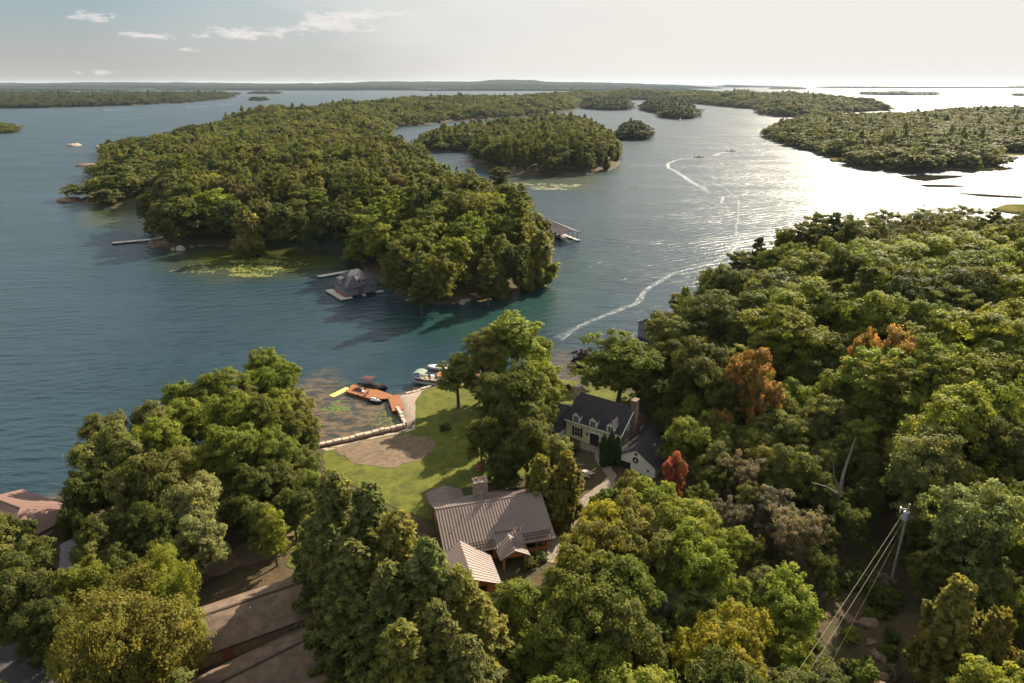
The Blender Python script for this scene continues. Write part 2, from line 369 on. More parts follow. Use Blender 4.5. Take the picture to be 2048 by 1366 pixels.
A_px = [(318, 492), (345, 500), (372, 497), (400, 491), (440, 493), (470, 497), (500, 492), (530, 482), (575, 476), (620, 472), (690, 480), (708, 492), (716, 515), (730, 545),
        (770, 570), (800, 592), (840, 606), (885, 610), (925, 606), (945, 600), (1000, 588), (1040, 573), (1072, 556), (1092, 535), (1104, 505), (1102, 480), (1092, 470)]
A_back = [(1086, 436, 16), (1062, 396, 21), (1035, 378, 23), (1000, 363, 23), (958, 352, 23), (925, 346, 22), (895, 332, 20), (866, 322, 16), (812, 318), (790, 310), (738, 304),
          (600, 318), (450, 345), (345, 385), (325, 425), (302, 455), (312, 482)]
pA = rough_poly(A_px+A_back[:1], 14, 1.5, False) + rough_poly(A_back, 25, 4, False)
A = Land('near island', pA, 4, 2.4, 9, lambda X, Y, sd: 6*vnoise(X, Y, 60)*np.clip(sd/30, 0, 1), .3)
C_px = [(300, 408), (230, 418), (180, 413), (150, 403), (178, 388), (204, 347), (218, 340), (200, 334), (216, 322), (220, 292), (232, 274, 12), (290, 262, 20), (340, 245, 22),
        (440, 226, 24), (560, 214, 26), (640, 200, 27), (800, 197, 26), (900, 194, 24), (1000, 193, 24), (1115, 187, 25), (1200, 181, 28), (1290, 181, 28), (1400, 183, 27),
        (1500, 186, 22), (1600, 191, 20), (1700, 199, 18), (1790, 210, 14), (1806, 221), (1740, 223), (1660, 228), (1612, 234), (1560, 235), (1517, 230), (1512, 219), (1450, 214),
        (1390, 208), (1340, 203), (1285, 200), (1220, 201), (1163, 205), (1150, 219), (1100, 228), (1000, 236), (900, 243), (868, 248), (833, 252), (790, 254), (778, 266),
        (776, 286), (738, 287), (722, 296), (738, 304), (700, 345), (480, 390), (340, 410)]
C = Land('long island', rough_poly(C_px, 45, 9), 12, 2.5, 18, lambda X, Y, sd: (17*vnoise(X, Y, 150)+7*vnoise(X+500, Y, 60))*np.clip(sd/60, 0, 1), .3)
B = Land('round island', rough_poly([(835, 291), (842, 301), (880, 306), (920, 302), (950, 308), (945, 322), (958, 337), (1000, 346), (1080, 353), (1150, 351), (1212, 343), (1238, 330), (1236, 312),
         (1222, 285), (1222, 252, 18), (1205, 230, 24), (1140, 218, 26), (1080, 216, 26), (1000, 226, 25), (900, 235, 24), (850, 252, 18)], 20, 3), 6, 2.5, 12,
         lambda X, Y, sd: 9*vnoise(X, Y, 80)*np.clip(sd/40, 0, 1), .3)
R_ = Land('right island', rough_poly([(1530, 274), (1560, 286), (1620, 301), (1680, 318), (1712, 337), (1780, 344), (1830, 347), (1880, 342), (1945, 341), (2012, 338), (2000, 330), (1985, 322), (1990, 306),
         (2060, 306), (2200, 300), (2400, 290), (2500, 222), (2200, 214, 12), (2048, 216, 14), (1900, 219, 14), (1790, 226, 14), (1610, 229, 14), (1560, 245, 12), (1536, 256, 8)], 25, 4), 8, 1.6, 14,
         lambda X, Y, sd: 6*vnoise(X, Y, 120)*np.clip(sd/60, 0, 1), .3)
SM = []
for nm, pts in {'channel islet': [(1237, 272), (1240, 279), (1262, 281), (1297, 279), (1299, 270), (1270, 262), (1245, 262)],
                'low wooded islet': [(1164, 212), (1170, 218), (1215, 221), (1256, 220), (1258, 213), (1220, 208), (1180, 208)],
                'twin topped islet': [(1285, 216), (1290, 222), (1320, 228), (1326, 236), (1360, 239), (1388, 237), (1391, 228), (1370, 218), (1320, 210)]}.items():
    SM.append(Land(nm, rough_poly(pts, 20, 3), 6, 2.5, 10, None, .3))
L1 = Land('left shore', rough_poly([(-150, 218), (0, 217), (90, 216), (150, 214), (250, 211), (300, 209), (380, 205), (420, 201), (462, 196), (466, 192), (440, 189), (300, 190), (0, 192), (-200, 196)], 50, 12), 15, 3, 20,
         lambda X, Y, sd: 8*vnoise(X, Y, 200)*np.clip(sd/60, 0, 1), .3)
L2 = Land('left point', rough_poly([(-60, 272), (0, 268), (22, 266), (44, 262), (36, 258), (10, 253), (-60, 244)], 15, 3), 6, 1.5, 12, None, .3)
MI = []
for pts in ([(497, 188), (560, 188), (556, 186), (510, 185.5)], [(500, 201), (518, 203), (536, 201), (530, 198), (506, 198)], [(975, 181.5), (1000, 181.5), (996, 180), (978, 180)],
            [(1720, 189.5), (1780, 191), (1877, 190.5), (1875, 187.5), (1800, 186), (1725, 187)], [(2025, 192), (2075, 193), (2075, 190), (2030, 190)], [(1540, 178), (1610, 178.5), (1600, 176.8), (1550, 176.8)],
            [(465, 190), (478, 190), (476, 187.5), (462, 188)]):
    MI.append(Land('islet', rough_poly(pts, 60, 6), 12, 2, 12, None, .3))

def ground_mat():
    m = bpy.data.materials.new('forest_floor'); m.use_nodes = True; nt = m.node_tree; b = nt.nodes['Principled BSDF']; L = nt.links.new
    tc = N(nt, 'ShaderNodeTexCoord'); n1 = N(nt, 'ShaderNodeTexNoise', i_Scale=.09, i_Detail=6.0, i_Roughness=.65); L(tc.outputs['Object'], n1.inputs[0])
    n2 = N(nt, 'ShaderNodeTexNoise', i_Scale=1.1, i_Detail=5.0, i_Roughness=.7); L(tc.outputs['Object'], n2.inputs[0])
    c = ramp(nt, n1.outputs[0], [(.3, (.035, .042, .014)), (.48, (.07, .058, .030)), (.6, (.12, .075, .04)), (.75, (.055, .065, .018))])
    c = mixc(nt, mathn(nt, 'MULTIPLY', n2.outputs[0], .8), c, ramp(nt, n2.outputs[0], [(.35, (.018, .020, .009)), (.68, (.10, .078, .045))]))
    at_ = N(nt, 'ShaderNodeAttribute', attribute_name='shore')
    rock = ramp(nt, n2.outputs[0], [(.35, (.035, .030, .024)), (.7, (.16, .135, .11))])
    f = ramp(nt, mathn(nt, 'ADD', at_.outputs['Fac'], mathn(nt, 'MULTIPLY', mathn(nt, 'SUBTRACT', n2.outputs[0], .5), 3.)), [(0, 1.), (1, 1.0)])
    f = mathn(nt, 'SUBTRACT', 1.0, mathn(nt, 'DIVIDE', mathn(nt, 'ADD', at_.outputs['Fac'], mathn(nt, 'MULTIPLY', mathn(nt, 'SUBTRACT', n2.outputs[0], .5), 4.)), 2.6), clamp=True)
    L(mixc(nt, f, c, rock), b.inputs['Base Color']); b.inputs['Roughness'].default_value = .95; b.inputs['Specular IOR Level'].default_value = .15
    bm = N(nt, 'ShaderNodeBump'); bm.inputs['Distance'].default_value = .25; L(n2.outputs[0], bm.inputs['Height']); L(bm.outputs[0], b.inputs['Normal']); return m
GROUND = ground_mat()
M.build(GROUND, 'ground'); A.build(GROUND, 'ground'); B.build(GROUND, 'ground'); C.build(GROUND, 'terrain'); R_.build(GROUND, 'terrain')
for l in SM+[L1, L2]+MI: l.build(GROUND, 'terrain')

# ------------------------------------------------------------------ water
def water():
    xs = np.concatenate([np.linspace(-30000, -2000, 20), np.linspace(-1500, -400, 12), np.arange(-380, 280, 2.5), np.linspace(300, 1500, 12), np.linspace(2000, 30000, 20)])
    ys = np.concatenate([[-400, -100, 0], np.arange(30, 480, 2.5), np.linspace(500, 1600, 20), np.linspace(2000, 38000, 40)])
    X, Y = np.meshgrid(xs, ys); nx = len(xs); ny = len(ys)
    dm = -sdf(pM, X, Y); da = -sdf(A.poly, X, Y)
    shal = np.zeros(X.shape)
    # bed rising to the wall and beach
    bay = [W(p) for p in [(560, 1010), (575, 790), (650, 742), (700, 790), (790, 806), (838, 772), (880, 752), (960, 745), (960, 775), (815, 800), (830, 870), (640, 915)]]
    sb = sdf(bay, X, Y); shal = np.clip(.5+sb/7, 0, 1)
    bch = [W(p) for p in [(1060, 745), (1090, 705), (1130, 700), (1190, 740), (1300, 755), (1250, 800), (1050, 790)]]
    shal = np.maximum(shal, np.clip(.35+sdf(bch, X, Y)/13, 0, .8))
    shal = np.maximum(shal, np.clip(.75-np.maximum(dm, 0)/5, 0, .75))
    shal = np.maximum(shal, np.clip(.5-np.maximum(da, 0)/4, 0, .5))
    green = np.zeros(X.shape)
    lily = [W(p) for p in [(340, 500), (520, 488), (690, 492), (705, 540), (600, 552), (450, 560), (350, 535)]]
    green = np.clip(.45+sdf(lily, X, Y)/22, 0, 1)
    bay2 = [W(p) for p in [(165, 418), (300, 412), (315, 440), (300, 470), (160, 450)]]
    green = np.maximum(green, np.clip(.3+sdf(bay2, X, Y)/20, 0, .8))
    sb2 = [W(p) for p in [(950, 345), (1240, 340), (1180, 385), (1000, 375)]]
    green = np.maximum(green, np.clip(.2+sdf(sb2, X, Y)/25, 0, .6))
    clear = [W(p) for p in [(820, 620), (960, 612), (1100, 560), (1180, 500), (1210, 540), (1120, 640), (960, 680), (850, 680), (780, 650)]]
    teal = np.clip(.3+sdf(clear, X, Y)/28, 0, 1)
    ruf = [W(p) for p in [(1590, 262), (1600, 300), (1640, 350), (1690, 400), (1710, 470), (1700, 600), (2400, 640), (2700, 180), (1640, 180), (1560, 240)]]
    windy = np.clip(.5+sdf(ruf, X, Y)/(26+Y*.05), 0, 1)
    idx = np.arange(nx*ny).reshape(ny, nx); q = np.stack([idx[:-1, :-1], idx[:-1, 1:], idx[1:, 1:], idx[1:, :-1]], -1).reshape(-1, 4)
    me = npmesh('water', np.stack([X.ravel(), Y.ravel(), 0*X.ravel()], -1), q, {'shallow': shal.ravel(), 'weedy': green.ravel(), 'clear': teal.ravel(), 'windy': windy.ravel()})
    m = bpy.data.materials.new('lake_water'); m.use_nodes = True; nt = m.node_tree; b = nt.nodes['Principled BSDF']; L = nt.links.new
    tc = N(nt, 'ShaderNodeTexCoord'); P = tc.outputs['Object']
    def noise(scale, sx=1., sy=1., rot=0., detail=3., rough=.5, dist=0.):
        mp = N(nt, 'ShaderNodeMapping'); mp.inputs[2].default_value = (0, 0, rot); mp.inputs[3].default_value = (scale*sx, scale*sy, 1)
        L(P, mp.inputs[0]); n = N(nt, 'ShaderNodeTexNoise', i_Scale=1.0, i_Detail=detail, i_Roughness=rough, i_Distortion=dist); L(mp.outputs[0], n.inputs[0]); return n.outputs[0]
    sh = N(nt, 'ShaderNodeAttribute', attribute_name='shallow').outputs['Fac']; gr = N(nt, 'ShaderNodeAttribute', attribute_name='weedy').outputs['Fac']
    cl = N(nt, 'ShaderNodeAttribute', attribute_name='clear').outputs['Fac']
    big = noise(.018, 1, 1, .2, 4, .6)
    deep = ramp(nt, big, [(.3, (.012, .031, .043)), (.7, (.017, .042, .057))])
    deep = mixc(nt, cl, deep, (.014, .048, .034))
    weed = noise(.35, 1, 1.6, .3, 6, .65, .6)
    olive = ramp(nt, weed, [(.3, (.020, .030, .008)), (.6, (.055, .062, .010)), (.75, (.08, .085, .014))])
    c = mixc(nt, gr, deep, olive)
    bed = ramp(nt, weed, [(.36, (.018, .022, .022)), (.47, (.05, .042, .026)), (.56, (.12, .082, .045)), (.72, (.15, .105, .06))])
    shf = mathn(nt, 'MULTIPLY', sh, mathn(nt, 'ADD', mathn(nt, 'MULTIPLY', big, .0), .95), clamp=True)
    c = mixc(nt, shf, c, bed); L(c, b.inputs['Base Color'])
    b.inputs['IOR'].default_value = 1.33; b.inputs['Specular IOR Level'].default_value = .45
    # wind waves: crests run to the right and away; a finer chop rides on them
    wv = noise(.30, .22, 1., -.52, 2, .45, .35)
    w2 = noise(.55, .35, 1., .35, 3, .55, .3)
    w3 = noise(2.1, .6, 1., -.1, 3, .6)
    gust = ramp(nt, noise(.012, 1, 2.2, .1, 4, .6), [(.32, .45), (.65, 1.)])
    calm = mathn(nt, 'SUBTRACT', 1., mathn(nt, 'MULTIPLY', mathn(nt, 'MAXIMUM', sh, gr), .62))
    amp = mathn(nt, 'MULTIPLY', gust, calm)
    s0 = N(nt, 'ShaderNodeSeparateXYZ'); L(P, s0.inputs[0])
    ph = mathn(nt, 'ADD', mathn(nt, 'ADD', mathn(nt, 'MULTIPLY', s0.outputs[1], 1.42), mathn(nt, 'MULTIPLY', s0.outputs[0], -.80)), mathn(nt, 'MULTIPLY', noise(.055, .6, 1., .1, 3, .5), 15.))
    swell = mathn(nt, 'MULTIPLY', mathn(nt, 'SINE', ph), mathn(nt, 'MULTIPLY', noise(.03, 1, 1, .4, 2), .135))
    wv = mathn(nt, 'ADD', wv, swell)
    h = mathn(nt, 'ADD', mathn(nt, 'MULTIPLY', wv, .62), mathn(nt, 'ADD', mathn(nt, 'MULTIPLY', w2, .34), mathn(nt, 'MULTIPLY', w3, .12)))
    bm = N(nt, 'ShaderNodeBump'); bm.inputs['Distance'].default_value = 1.7; L(mathn(nt, 'MULTIPLY', h, amp), bm.inputs['Height']); L(bm.outputs[0], b.inputs['Normal'])
    sp = N(nt, 'ShaderNodeSeparateXYZ'); L(P, sp.inputs[0])
    openw = mathn(nt, 'MULTIPLY', mathn(nt, 'SUBTRACT', mathn(nt, 'ADD', sp.outputs[1], mathn(nt, 'MULTIPLY', sp.outputs[0], .25)), 130.), 1/330., clamp=True)   # the open channel is rougher
    wi = N(nt, 'ShaderNodeAttribute', attribute_name='windy').outputs['Fac']
    sk = mathn(nt, 'MULTIPLY', mathn(nt, 'SUBTRACT', noise(1., .55, .16, -.1, 5, .75), .5), 3.2)
    wf = mathn(nt, 'ADD', wi, mathn(nt, 'MULTIPLY', sk, mathn(nt, 'MULTIPLY', mathn(nt, 'MULTIPLY', wi, mathn(nt, 'SUBTRACT', 1.12, wi)), 3.5)), clamp=True)
    L(mathn(nt, 'ADD', mathn(nt, 'MULTIPLY', gust, .08), mathn(nt, 'ADD', .14, mathn(nt, 'ADD', mathn(nt, 'MULTIPLY', openw, .14), mathn(nt, 'MULTIPLY', wf, .25)))), b.inputs['Roughness'])
    o = link('water', me, m); tag(o, kind='structure')
water()

# ------------------------------------------------------------------ sheets laid on the ground
def sheet(name, pts, mat, dz, land=M, step=1.0, edge=.35, kind='structure'):
    P = []
    raw = [W(p) for p in pts]
    for a, b in zip(raw, raw[1:]+raw[:1]):
        L = math.hypot(b[0]-a[0], b[1]-a[1]); n = max(1, int(L/.8))
        for k in range(n):
            t = k/n; x = a[0]+(b[0]-a[0])*t; y = a[1]+(b[1]-a[1])*t
            if edge and n > 1: x += edge*2*(float(vnoise(x, y, 1.7))-.5); y += edge*2*(float(vnoise(x+50, y, 1.7))-.5)
            P.append((x, y))
    a = np.array(P); x0, y0 = a.min(0); x1, y1 = a.max(0)
    gx, gy = np.meshgrid(np.arange(x0, x1, step), np.arange(y0, y1, step)); ins = sdf(P, gx, gy) > step*.35
    n = len(P); verts = [Vector(p) for p in P]+[Vector(p) for p in zip(gx[ins], gy[ins])]
    r = delaunay_2d_cdt(verts, [], [list(range(n))], 1, 1e-4)
    V = [(v.x, v.y, float(land.z(v.x, v.y))+dz) for v in r[0]]
    me = bpy.data.meshes.new(name); me.from_pydata(V, [], [tuple(f) for f in r[2]]); me.update()
    for p in me.polygons: p.use_smooth = True
    return tag(link(name, me, mat), kind=kind)
LAWN = principled('lawn_grass', (.118, .124, .022), .9, .1, noise=(.5, 0, (.060, .074, .018), .34, .60), bump=(6, .06))
DIRT = principled('bare_earth', (.20, .145, .10), .95, .1, noise=(1.2, 0, (.12, .09, .06), .35, .65), bump=(5, .05))
GRAVEL = principled('gravel', (.40, .33, .27), .95, .1, noise=(4., 0, (.20, .155, .12), .35, .6), bump=(7, .08))
ASPH = principled('asphalt', (.085, .08, .085), .9, .1, noise=(2., .3))
STONEPATH = principled('stone_path', (.27, .225, .18), .95, .1, noise=(3., 0, (.13, .10, .075), .35, .6), bump=(5, .06))
sheet('lawn', [(648, 908), (700, 895), (760, 884), (812, 868), (832, 850), (828, 815), (845, 790), (885, 775), (960, 772), (1040, 768), (1092, 761), (1145, 768), (1175, 775), (1262, 800), (1290, 805),
               (1190, 870), (1120, 905), (1062, 965), (962, 990), (868, 1000), (866, 1060), (800, 1040), (700, 985), (650, 950)], LAWN, .05)
sheet('dirt_patch', [(672, 908), (700, 893), (760, 886), (800, 882), (852, 884), (872, 897), (866, 918), (838, 938), (790, 950), (735, 948), (690, 930)], DIRT, .09, edge=.7)
sheet('gravel_strip', [(642, 906), (700, 890), (760, 875), (812, 862), (810, 852), (795, 815), (790, 797), (812, 793), (850, 782), (862, 780), (845, 792), (830, 815), (832, 848), (830, 870), (806, 876), (760, 884), (700, 897), (655, 912)], GRAVEL, .07, edge=.25)
sheet('path', [(1190, 905), (1205, 903), (1208, 930), (1232, 965), (1228, 990), (1185, 1020), (1165, 1050), (1140, 1080), (1125, 1120), (1112, 1150), (1085, 1150), (1098, 1110), (1110, 1080), (1140, 1045), (1165, 1010), (1205, 985), (1212, 970), (1190, 935)], STONEPATH, .07, edge=.3)
sheet('road', [(-60, 1290), (0, 1285), (70, 1310), (110, 1366), (130, 1450), (-80, 1450)], ASPH, .06)
sheet('paved_yard', [(126, 1112), (150, 1098), (172, 1120), (176, 1180), (150, 1196), (128, 1170)], principled('paving', (.26, .23, .25), .9, noise=(2, .3)), .06)
sheet('dirt_path', [(405, 1160), (440, 1135), (500, 1105), (540, 1085), (575, 1075), (600, 1100), (560, 1140), (480, 1165), (400, 1200)], DIRT, .06, edge=.8)
sheet('lawn', [(560, 1090), (640, 1060), (700, 1080), (760, 1160), (720, 1250), (760, 1366), (700, 1366), (650, 1290), (610, 1200)], LAWN, .055, edge=.8)
# ------------------------------------------------------------------ trees
print('trees')
COLS = {'g': (.142, .166, .026), 'y': (.192, .222, .028), 'Y': (0.295, 0.257, 0.021), 'o': (.145, .157, .040), 'd': (.096, .110, .026), 'O': (.37, .22, .06), 'R': (.33, .10, .05),
        'P': (.180, .160, .110), 'k': (0.053, 0.021, 0.026), 'l': (0.195, 0.212, 0.071), 'c': (.185, .178, .036), 's': (0.132, 0.144, 0.040)}
CNAME = {'g': 'mid green', 'y': 'yellow-green', 'Y': 'golden green', 'o': 'olive green', 'd': 'dark green', 'O': 'orange-tinged', 'R': 'red-leaved', 'P': 'thin greyish', 'k': 'dark purple',
         'l': 'pale silvery-green', 'c': 'olive gold', 's': 'deep green'}
def march(px, py, h, land):
    """ground point of something whose point at height h above the ground shows at px, py"""
    q = at(px, py, h+1)
    for _ in range(25):
        z = float(land.z(q.x, q.y)); q2 = at(px, py, max(z, 0)+h); q = q*.5+q2*.5
    return q.x, q.y
TREES = []   # dicts: x,y,z,proto set,R scale...
def addtree(x, y, land, protos, sx, sz, colr, kind, cat, src='auto', label=None, region='m'):
    TREES.append(dict(src=src, x=x, y=y, z=max(0., float(land.z(x, y))), p=protos, sx=sx, sz=sz, c=colr, kind=kind, cat=cat, label=label, region=region, rz=rnd.random()*6.28, v=rnd.randrange(99), d=math.hypot(x, y)))
KIND = {'b': (P_NEAR, 5., 15., 'broadleaf_tree', 'broadleaf tree'), 't': (P_TALL, 4.4, 18., 'broadleaf_tree', 'broadleaf tree'), 'n': (P_THIN, 4.6, 14., 'broadleaf_tree', 'broadleaf tree'),
        'w': (P_BIRCH, 8., 15., 'birch_tree', 'birch tree'), 'p': (P_PINE, 4., 18., 'pine_tree', 'pine tree'), 's': (P_SPRUCE, 4.2, 22., 'spruce_tree', 'spruce tree'),
        'e': (P_CEDAR, 3.2, 12., 'cedar_tree', 'cedar tree'), 'u': (P_BUSH, 2., 2.6, 'shrub', 'shrub')}
def hand(px, py, r, colr, k='b', H=None, land=M, label=None):
    """crown centre px,py and crown radius r in photograph pixels"""
    pr, R0, H0, nm, cat = KIND[k]
    q = at(px, py, 10); d = q.y*_c-(q.z-CAM_H)*_s; R = r*d/F_PX
    if H is None: H = min(max(R*3.1, 9.), 19.) if k in 'btnw' else {'p': min(max(R*4, 13.), 20.), 's': 22., 'e': R*3.4, 'u': R*1.3}[k]
    x, y = march(px, py, H*.62, land)
    addtree(x, y, land, pr, R/R0*.97, H/H0, colr, nm, cat, 'hand', label)
def hand_top(px, py, H, Rm, colr, k, label=None):
    pr, R0, H0, nm, cat = KIND[k]; x, y = march(px, py, H, M)
    addtree(x, y, M, pr, Rm*1.22/R0, H/H0, colr, nm, cat, 'hand', label)
for s in '''1240 712 74 g;1340 690 48 o;1410 645 62 d;1395 665 50 d;1330 735 46 d;1400 745 58 d;1440 800 52 d;1366 790 42 d;1310 790 34 d;1488 655 64 o;1553 600 70 o;1452 578 44 o;1418 580 34 o;
1707 460 30 o n;1765 455 44 o n;1850 448 50 o n;1922 446 50 o n;2018 466 30 d;2045 450 25 o;1570 500 35 g;1710 492 35 d;1587 530 35 g;1543 538 35 g;1615 562 55 g;1666 532 40 y;
1690 555 40 d;1717 542 50 y;1785 542 68 y;1843 526 60 y;1912 518 60 y;1956 506 50 y;1997 500 40 g;2038 540 40 y;2008 554 45 y;1895 568 55 g;1963 568 50 g;1827 576 60 g;1628 624 64 y;
1495 700 42 d;1567 690 74 y;1461 664 46 d;1765 655 60 y;1717 690 38 g;1861 612 60 d;1912 604 55 d;1946 597 50 o;1997 600 60 y;1929 700 82 y;1997 682 60 y;2038 668 50 g;1690 740 40 g;
1785 768 84 y;1861 758 60 y;1929 782 70 g;1680 790 50 g;1386 826 38 g;1366 880 45 y;1444 834 35 g;1505 810 40 O n;
1585 806 42 y;1651 852 52 o;1564 872 50 o;1469 890 45 g;1515 908 45 c;1440 925 44 o;1262 988 40 c;1337 1010 30 y;1481 955 48 P n;1573 945 55 o;
1552 1028 50 P n;1709 832 42 g;1830 832 50 y;1904 862 78 y;1987 836 58 y;1879 800 55 y;1937 806 50 y;2020 812 40 y;1846 945 72 l;1904 975 50 l;2007 912 58 d;2028 1028 50 g;1792 912 40 c;
1718 887 45 y;1916 990 50 g;1955 1055 82 l;2008 1042 48 g;2043 1116 35 y;1589 1068 58 P n;1838 1085 40 d;1889 1118 46 d;1974 1180 45 o;2032 1230 35 y;1579 1218 72 y;1582 1330 50 y;
1625 950 45 d;1660 1000 45 d;1650 930 44 o;1740 950 40 d;1700 1045 40 d n;1640 1075 40 d n;1196 1086 72 Y;1270 1066 70 c;1355 1080 70 y;1390 1136 76 y;1461 1102 48 y;1202 1125 76 c;1300 1130 70 c;
1168 1195 86 g;1236 1212 84 g;1128 1178 40 g;1230 1278 84 o;1134 1280 78 g;1526 1194 54 o;1468 1210 54 y;1393 1245 58 o;1322 1228 36 P;1458 1310 82 Y;1390 1330 58 Y;1202 1340 70 g;1291 1312 50 o;
1045 1230 66 g;1075 1295 68 g;1000 1335 60 g;533 738 42 g;560 768 46 y;588 824 46 c;600 890 40 o;434 792 48 g;461 842 55 y;359 810 46 g;308 862 52 o;214 880 52 o;239 920 64 o;325 902 60 y;461 910 60 g;
403 945 52 y;547 912 54 g;513 978 50 d;308 980 70 o;205 985 55 d;383 1024 60 l;400 1085 52 l;300 1068 58 d;210 1080 54 d;545 1065 36 y;480 1030 42 d;30 1075 44 d;62 1130 54 d;50 1205 66 d;100 1265 66 d;
20 1160 30 c;250 1140 44 d;1030 690 58 y t;1075 700 34 y t;968 715 48 c t;915 748 40 o t;1040 812 68 d;1055 880 58 d;985 790 42 o;1006 882 44 d;1105 905 38 l;1862 1150 40 d;1690 860 40 o;1770 860 44 o;
1620 760 40 d;1660 720 42 d;1990 750 52 g;2040 740 40 y;1950 920 44 d;2030 880 44 g;1340 850 30 d;590 868 48 c;556 836 50 y;604 935 42 o;622 985 36 g;565 970 44 o;508 856 58 g;500 790 44 y;585 1015 36 d;522 1045 38 o;150 1040 34 d;180 1130 40 o;330 1130 44 g;1905 905 40 g;1530 640 50 g;1600 650 44 d;1800 600 46 g;1700 620 44 g;1850 670 50 g;1870 690 44 d;
1420 860 40 g;1600 870 40 g;1690 920 42 o;1740 1000 38 d;1500 1010 40 o;1430 970 40 d;1400 1010 38 d n;1460 1040 40 P n;1500 1110 36 d n;1640 1140 36 d n'''.replace('\n', '').split(';'):
    f = s.split(); hand(float(f[0]), float(f[1]), float(f[2]), f[3], f[4] if len(f) > 4 else 'b')
for px, py, r, c_ in ((1515, 520, 30, 'd'), (1478, 545, 28, 'd'), (1666, 470, 32, 'd'), (1635, 470, 28, 'o'), (1980, 470, 30, 'd'), (1608, 490, 30, 'd'), (1731, 600, 50, 'o'), (1763, 800, 52, 'c'), (1666, 620, 36, 'd'), (1900, 640, 36, 'o')):
    hand(px, py, r, c_, 'p')
for px, py, r, c_ in ((270, 1270, 125, 'c'), (345, 1215, 62, 'y'), (205, 1345, 80, 'c')): hand(px, py, r, c_, 'w', H=15)
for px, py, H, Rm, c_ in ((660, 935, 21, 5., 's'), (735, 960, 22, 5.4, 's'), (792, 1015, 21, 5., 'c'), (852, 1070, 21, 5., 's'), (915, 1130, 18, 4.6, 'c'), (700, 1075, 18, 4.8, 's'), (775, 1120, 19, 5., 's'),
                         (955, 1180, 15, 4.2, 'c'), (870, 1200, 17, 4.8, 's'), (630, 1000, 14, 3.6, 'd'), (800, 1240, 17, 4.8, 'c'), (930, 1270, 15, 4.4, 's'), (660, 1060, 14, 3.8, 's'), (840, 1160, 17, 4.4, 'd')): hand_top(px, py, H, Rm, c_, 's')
for px, py, r, c_, H in ((1083, 960, 45, 'c', 11), (1132, 955, 44, 'c', 12), (1906, 1240, 66, 'c', 14), (1985, 1290, 52, 'c', 12), (1120, 1010, 34, 'c', 7)): hand(px, py, r, c_, 'e', H=H)
for s in '''890 852 13 s a round dark shrub beside the trunks of the lawn tree;1137 772 8 d small dark round shrub on the sunny lawn behind the cream house;1225 990 34 g leafy green shrub beside the path below the garage;
1195 1000 22 g pale low shrub at the bend of the footpath;1060 1125 20 d dark shrub under the front wall of the metal roofed cabin;1085 1110 16 l flowering pale shrub at the cabin's front corner;1150 895 14 d dark shrub against the cream house's front wall;
1010 955 18 o reddish-tipped shrub behind the cabin's roof ridge;1210 890 18 d dark bush beside the clipped columns by the garage;1420 1180 26 P brownish scrub in the gap between golden crowns;1759 1190 30 d dark bush right of the utility pole's foot;
1701 1266 24 y bright yellow-green shrub under the power lines;1735 1345 36 g green shrub at the frame's bottom edge under the wires;1345 950 26 R red-leaved small tree against the garage roof;1352 990 24 R dull red bush below the red-leaved one by the garage;
1506 985 24 R rust red shrub under the thin grey tree;1700 1130 26 d dark scrub left of the utility pole's foot;1640 1190 24 P dry brown scrub along the wires;1900 1300 30 g leafy shrub in front of the bottom right cedars'''.replace('\n', '').split(';'):
    f = s.split(' ', 4); hand(float(f[0]), float(f[1]), float(f[2]), f[3], 'u', label=f[4].replace('a round', 'round'), H=6. if f[3] == 'R' else None)
for px, py, r, c_, H in ((1500, 772, 46, 'O', 19), (1528, 812, 34, 'O', 18), (1462, 790, 28, 'O', 16), (1790, 733, 38, 'O', 20), (1722, 738, 30, 'O', 19), (1352, 948, 24, 'R', 10), (1440, 862, 22, 'O', 12)): hand(px, py, r, c_, 'b', H=H)
hand(1010, 935, 40, 'd', 'b'); hand(1088, 800, 40, 'g', 'b'); hand(1095, 760, 34, 'y', 't'); hand(962, 872, 32, 'o', 'b')
for t in TREES[:1]: t['v'] = 2; t['sz'] = 16/15.
hand(1166, 728, 27, 'k', 'b', H=8, label='dark purple-leaved tree left of the big green maple behind the cream house')

rs = np.random.RandomState(77)
for zone, n_, cc in (([(1600, 1366), (1640, 1190), (1700, 1090), (1800, 1120), (1790, 1366)], 26, 'dPdogP'), ([(1380, 1020), (1540, 1080), (1640, 1180), (1560, 1150), (1420, 1040)], 12, 'dPd'), ([(1560, 1000), (1640, 1080), (1700, 1060), (1660, 980)], 7, 'dP')):
    zx = [p[0] for p in zone]; zy = [p[1] for p in zone]; k_ = 0
    while k_ < n_:
        x_ = rs.uniform(min(zx), max(zx)); y_ = rs.uniform(min(zy), max(zy))
        if sdf(zone, np.array([x_]), np.array([y_]))[0] < 0: continue
        hand(x_, y_, rs.uniform(12, 26), cc[rs.randint(len(cc))], 'u'); k_ += 1

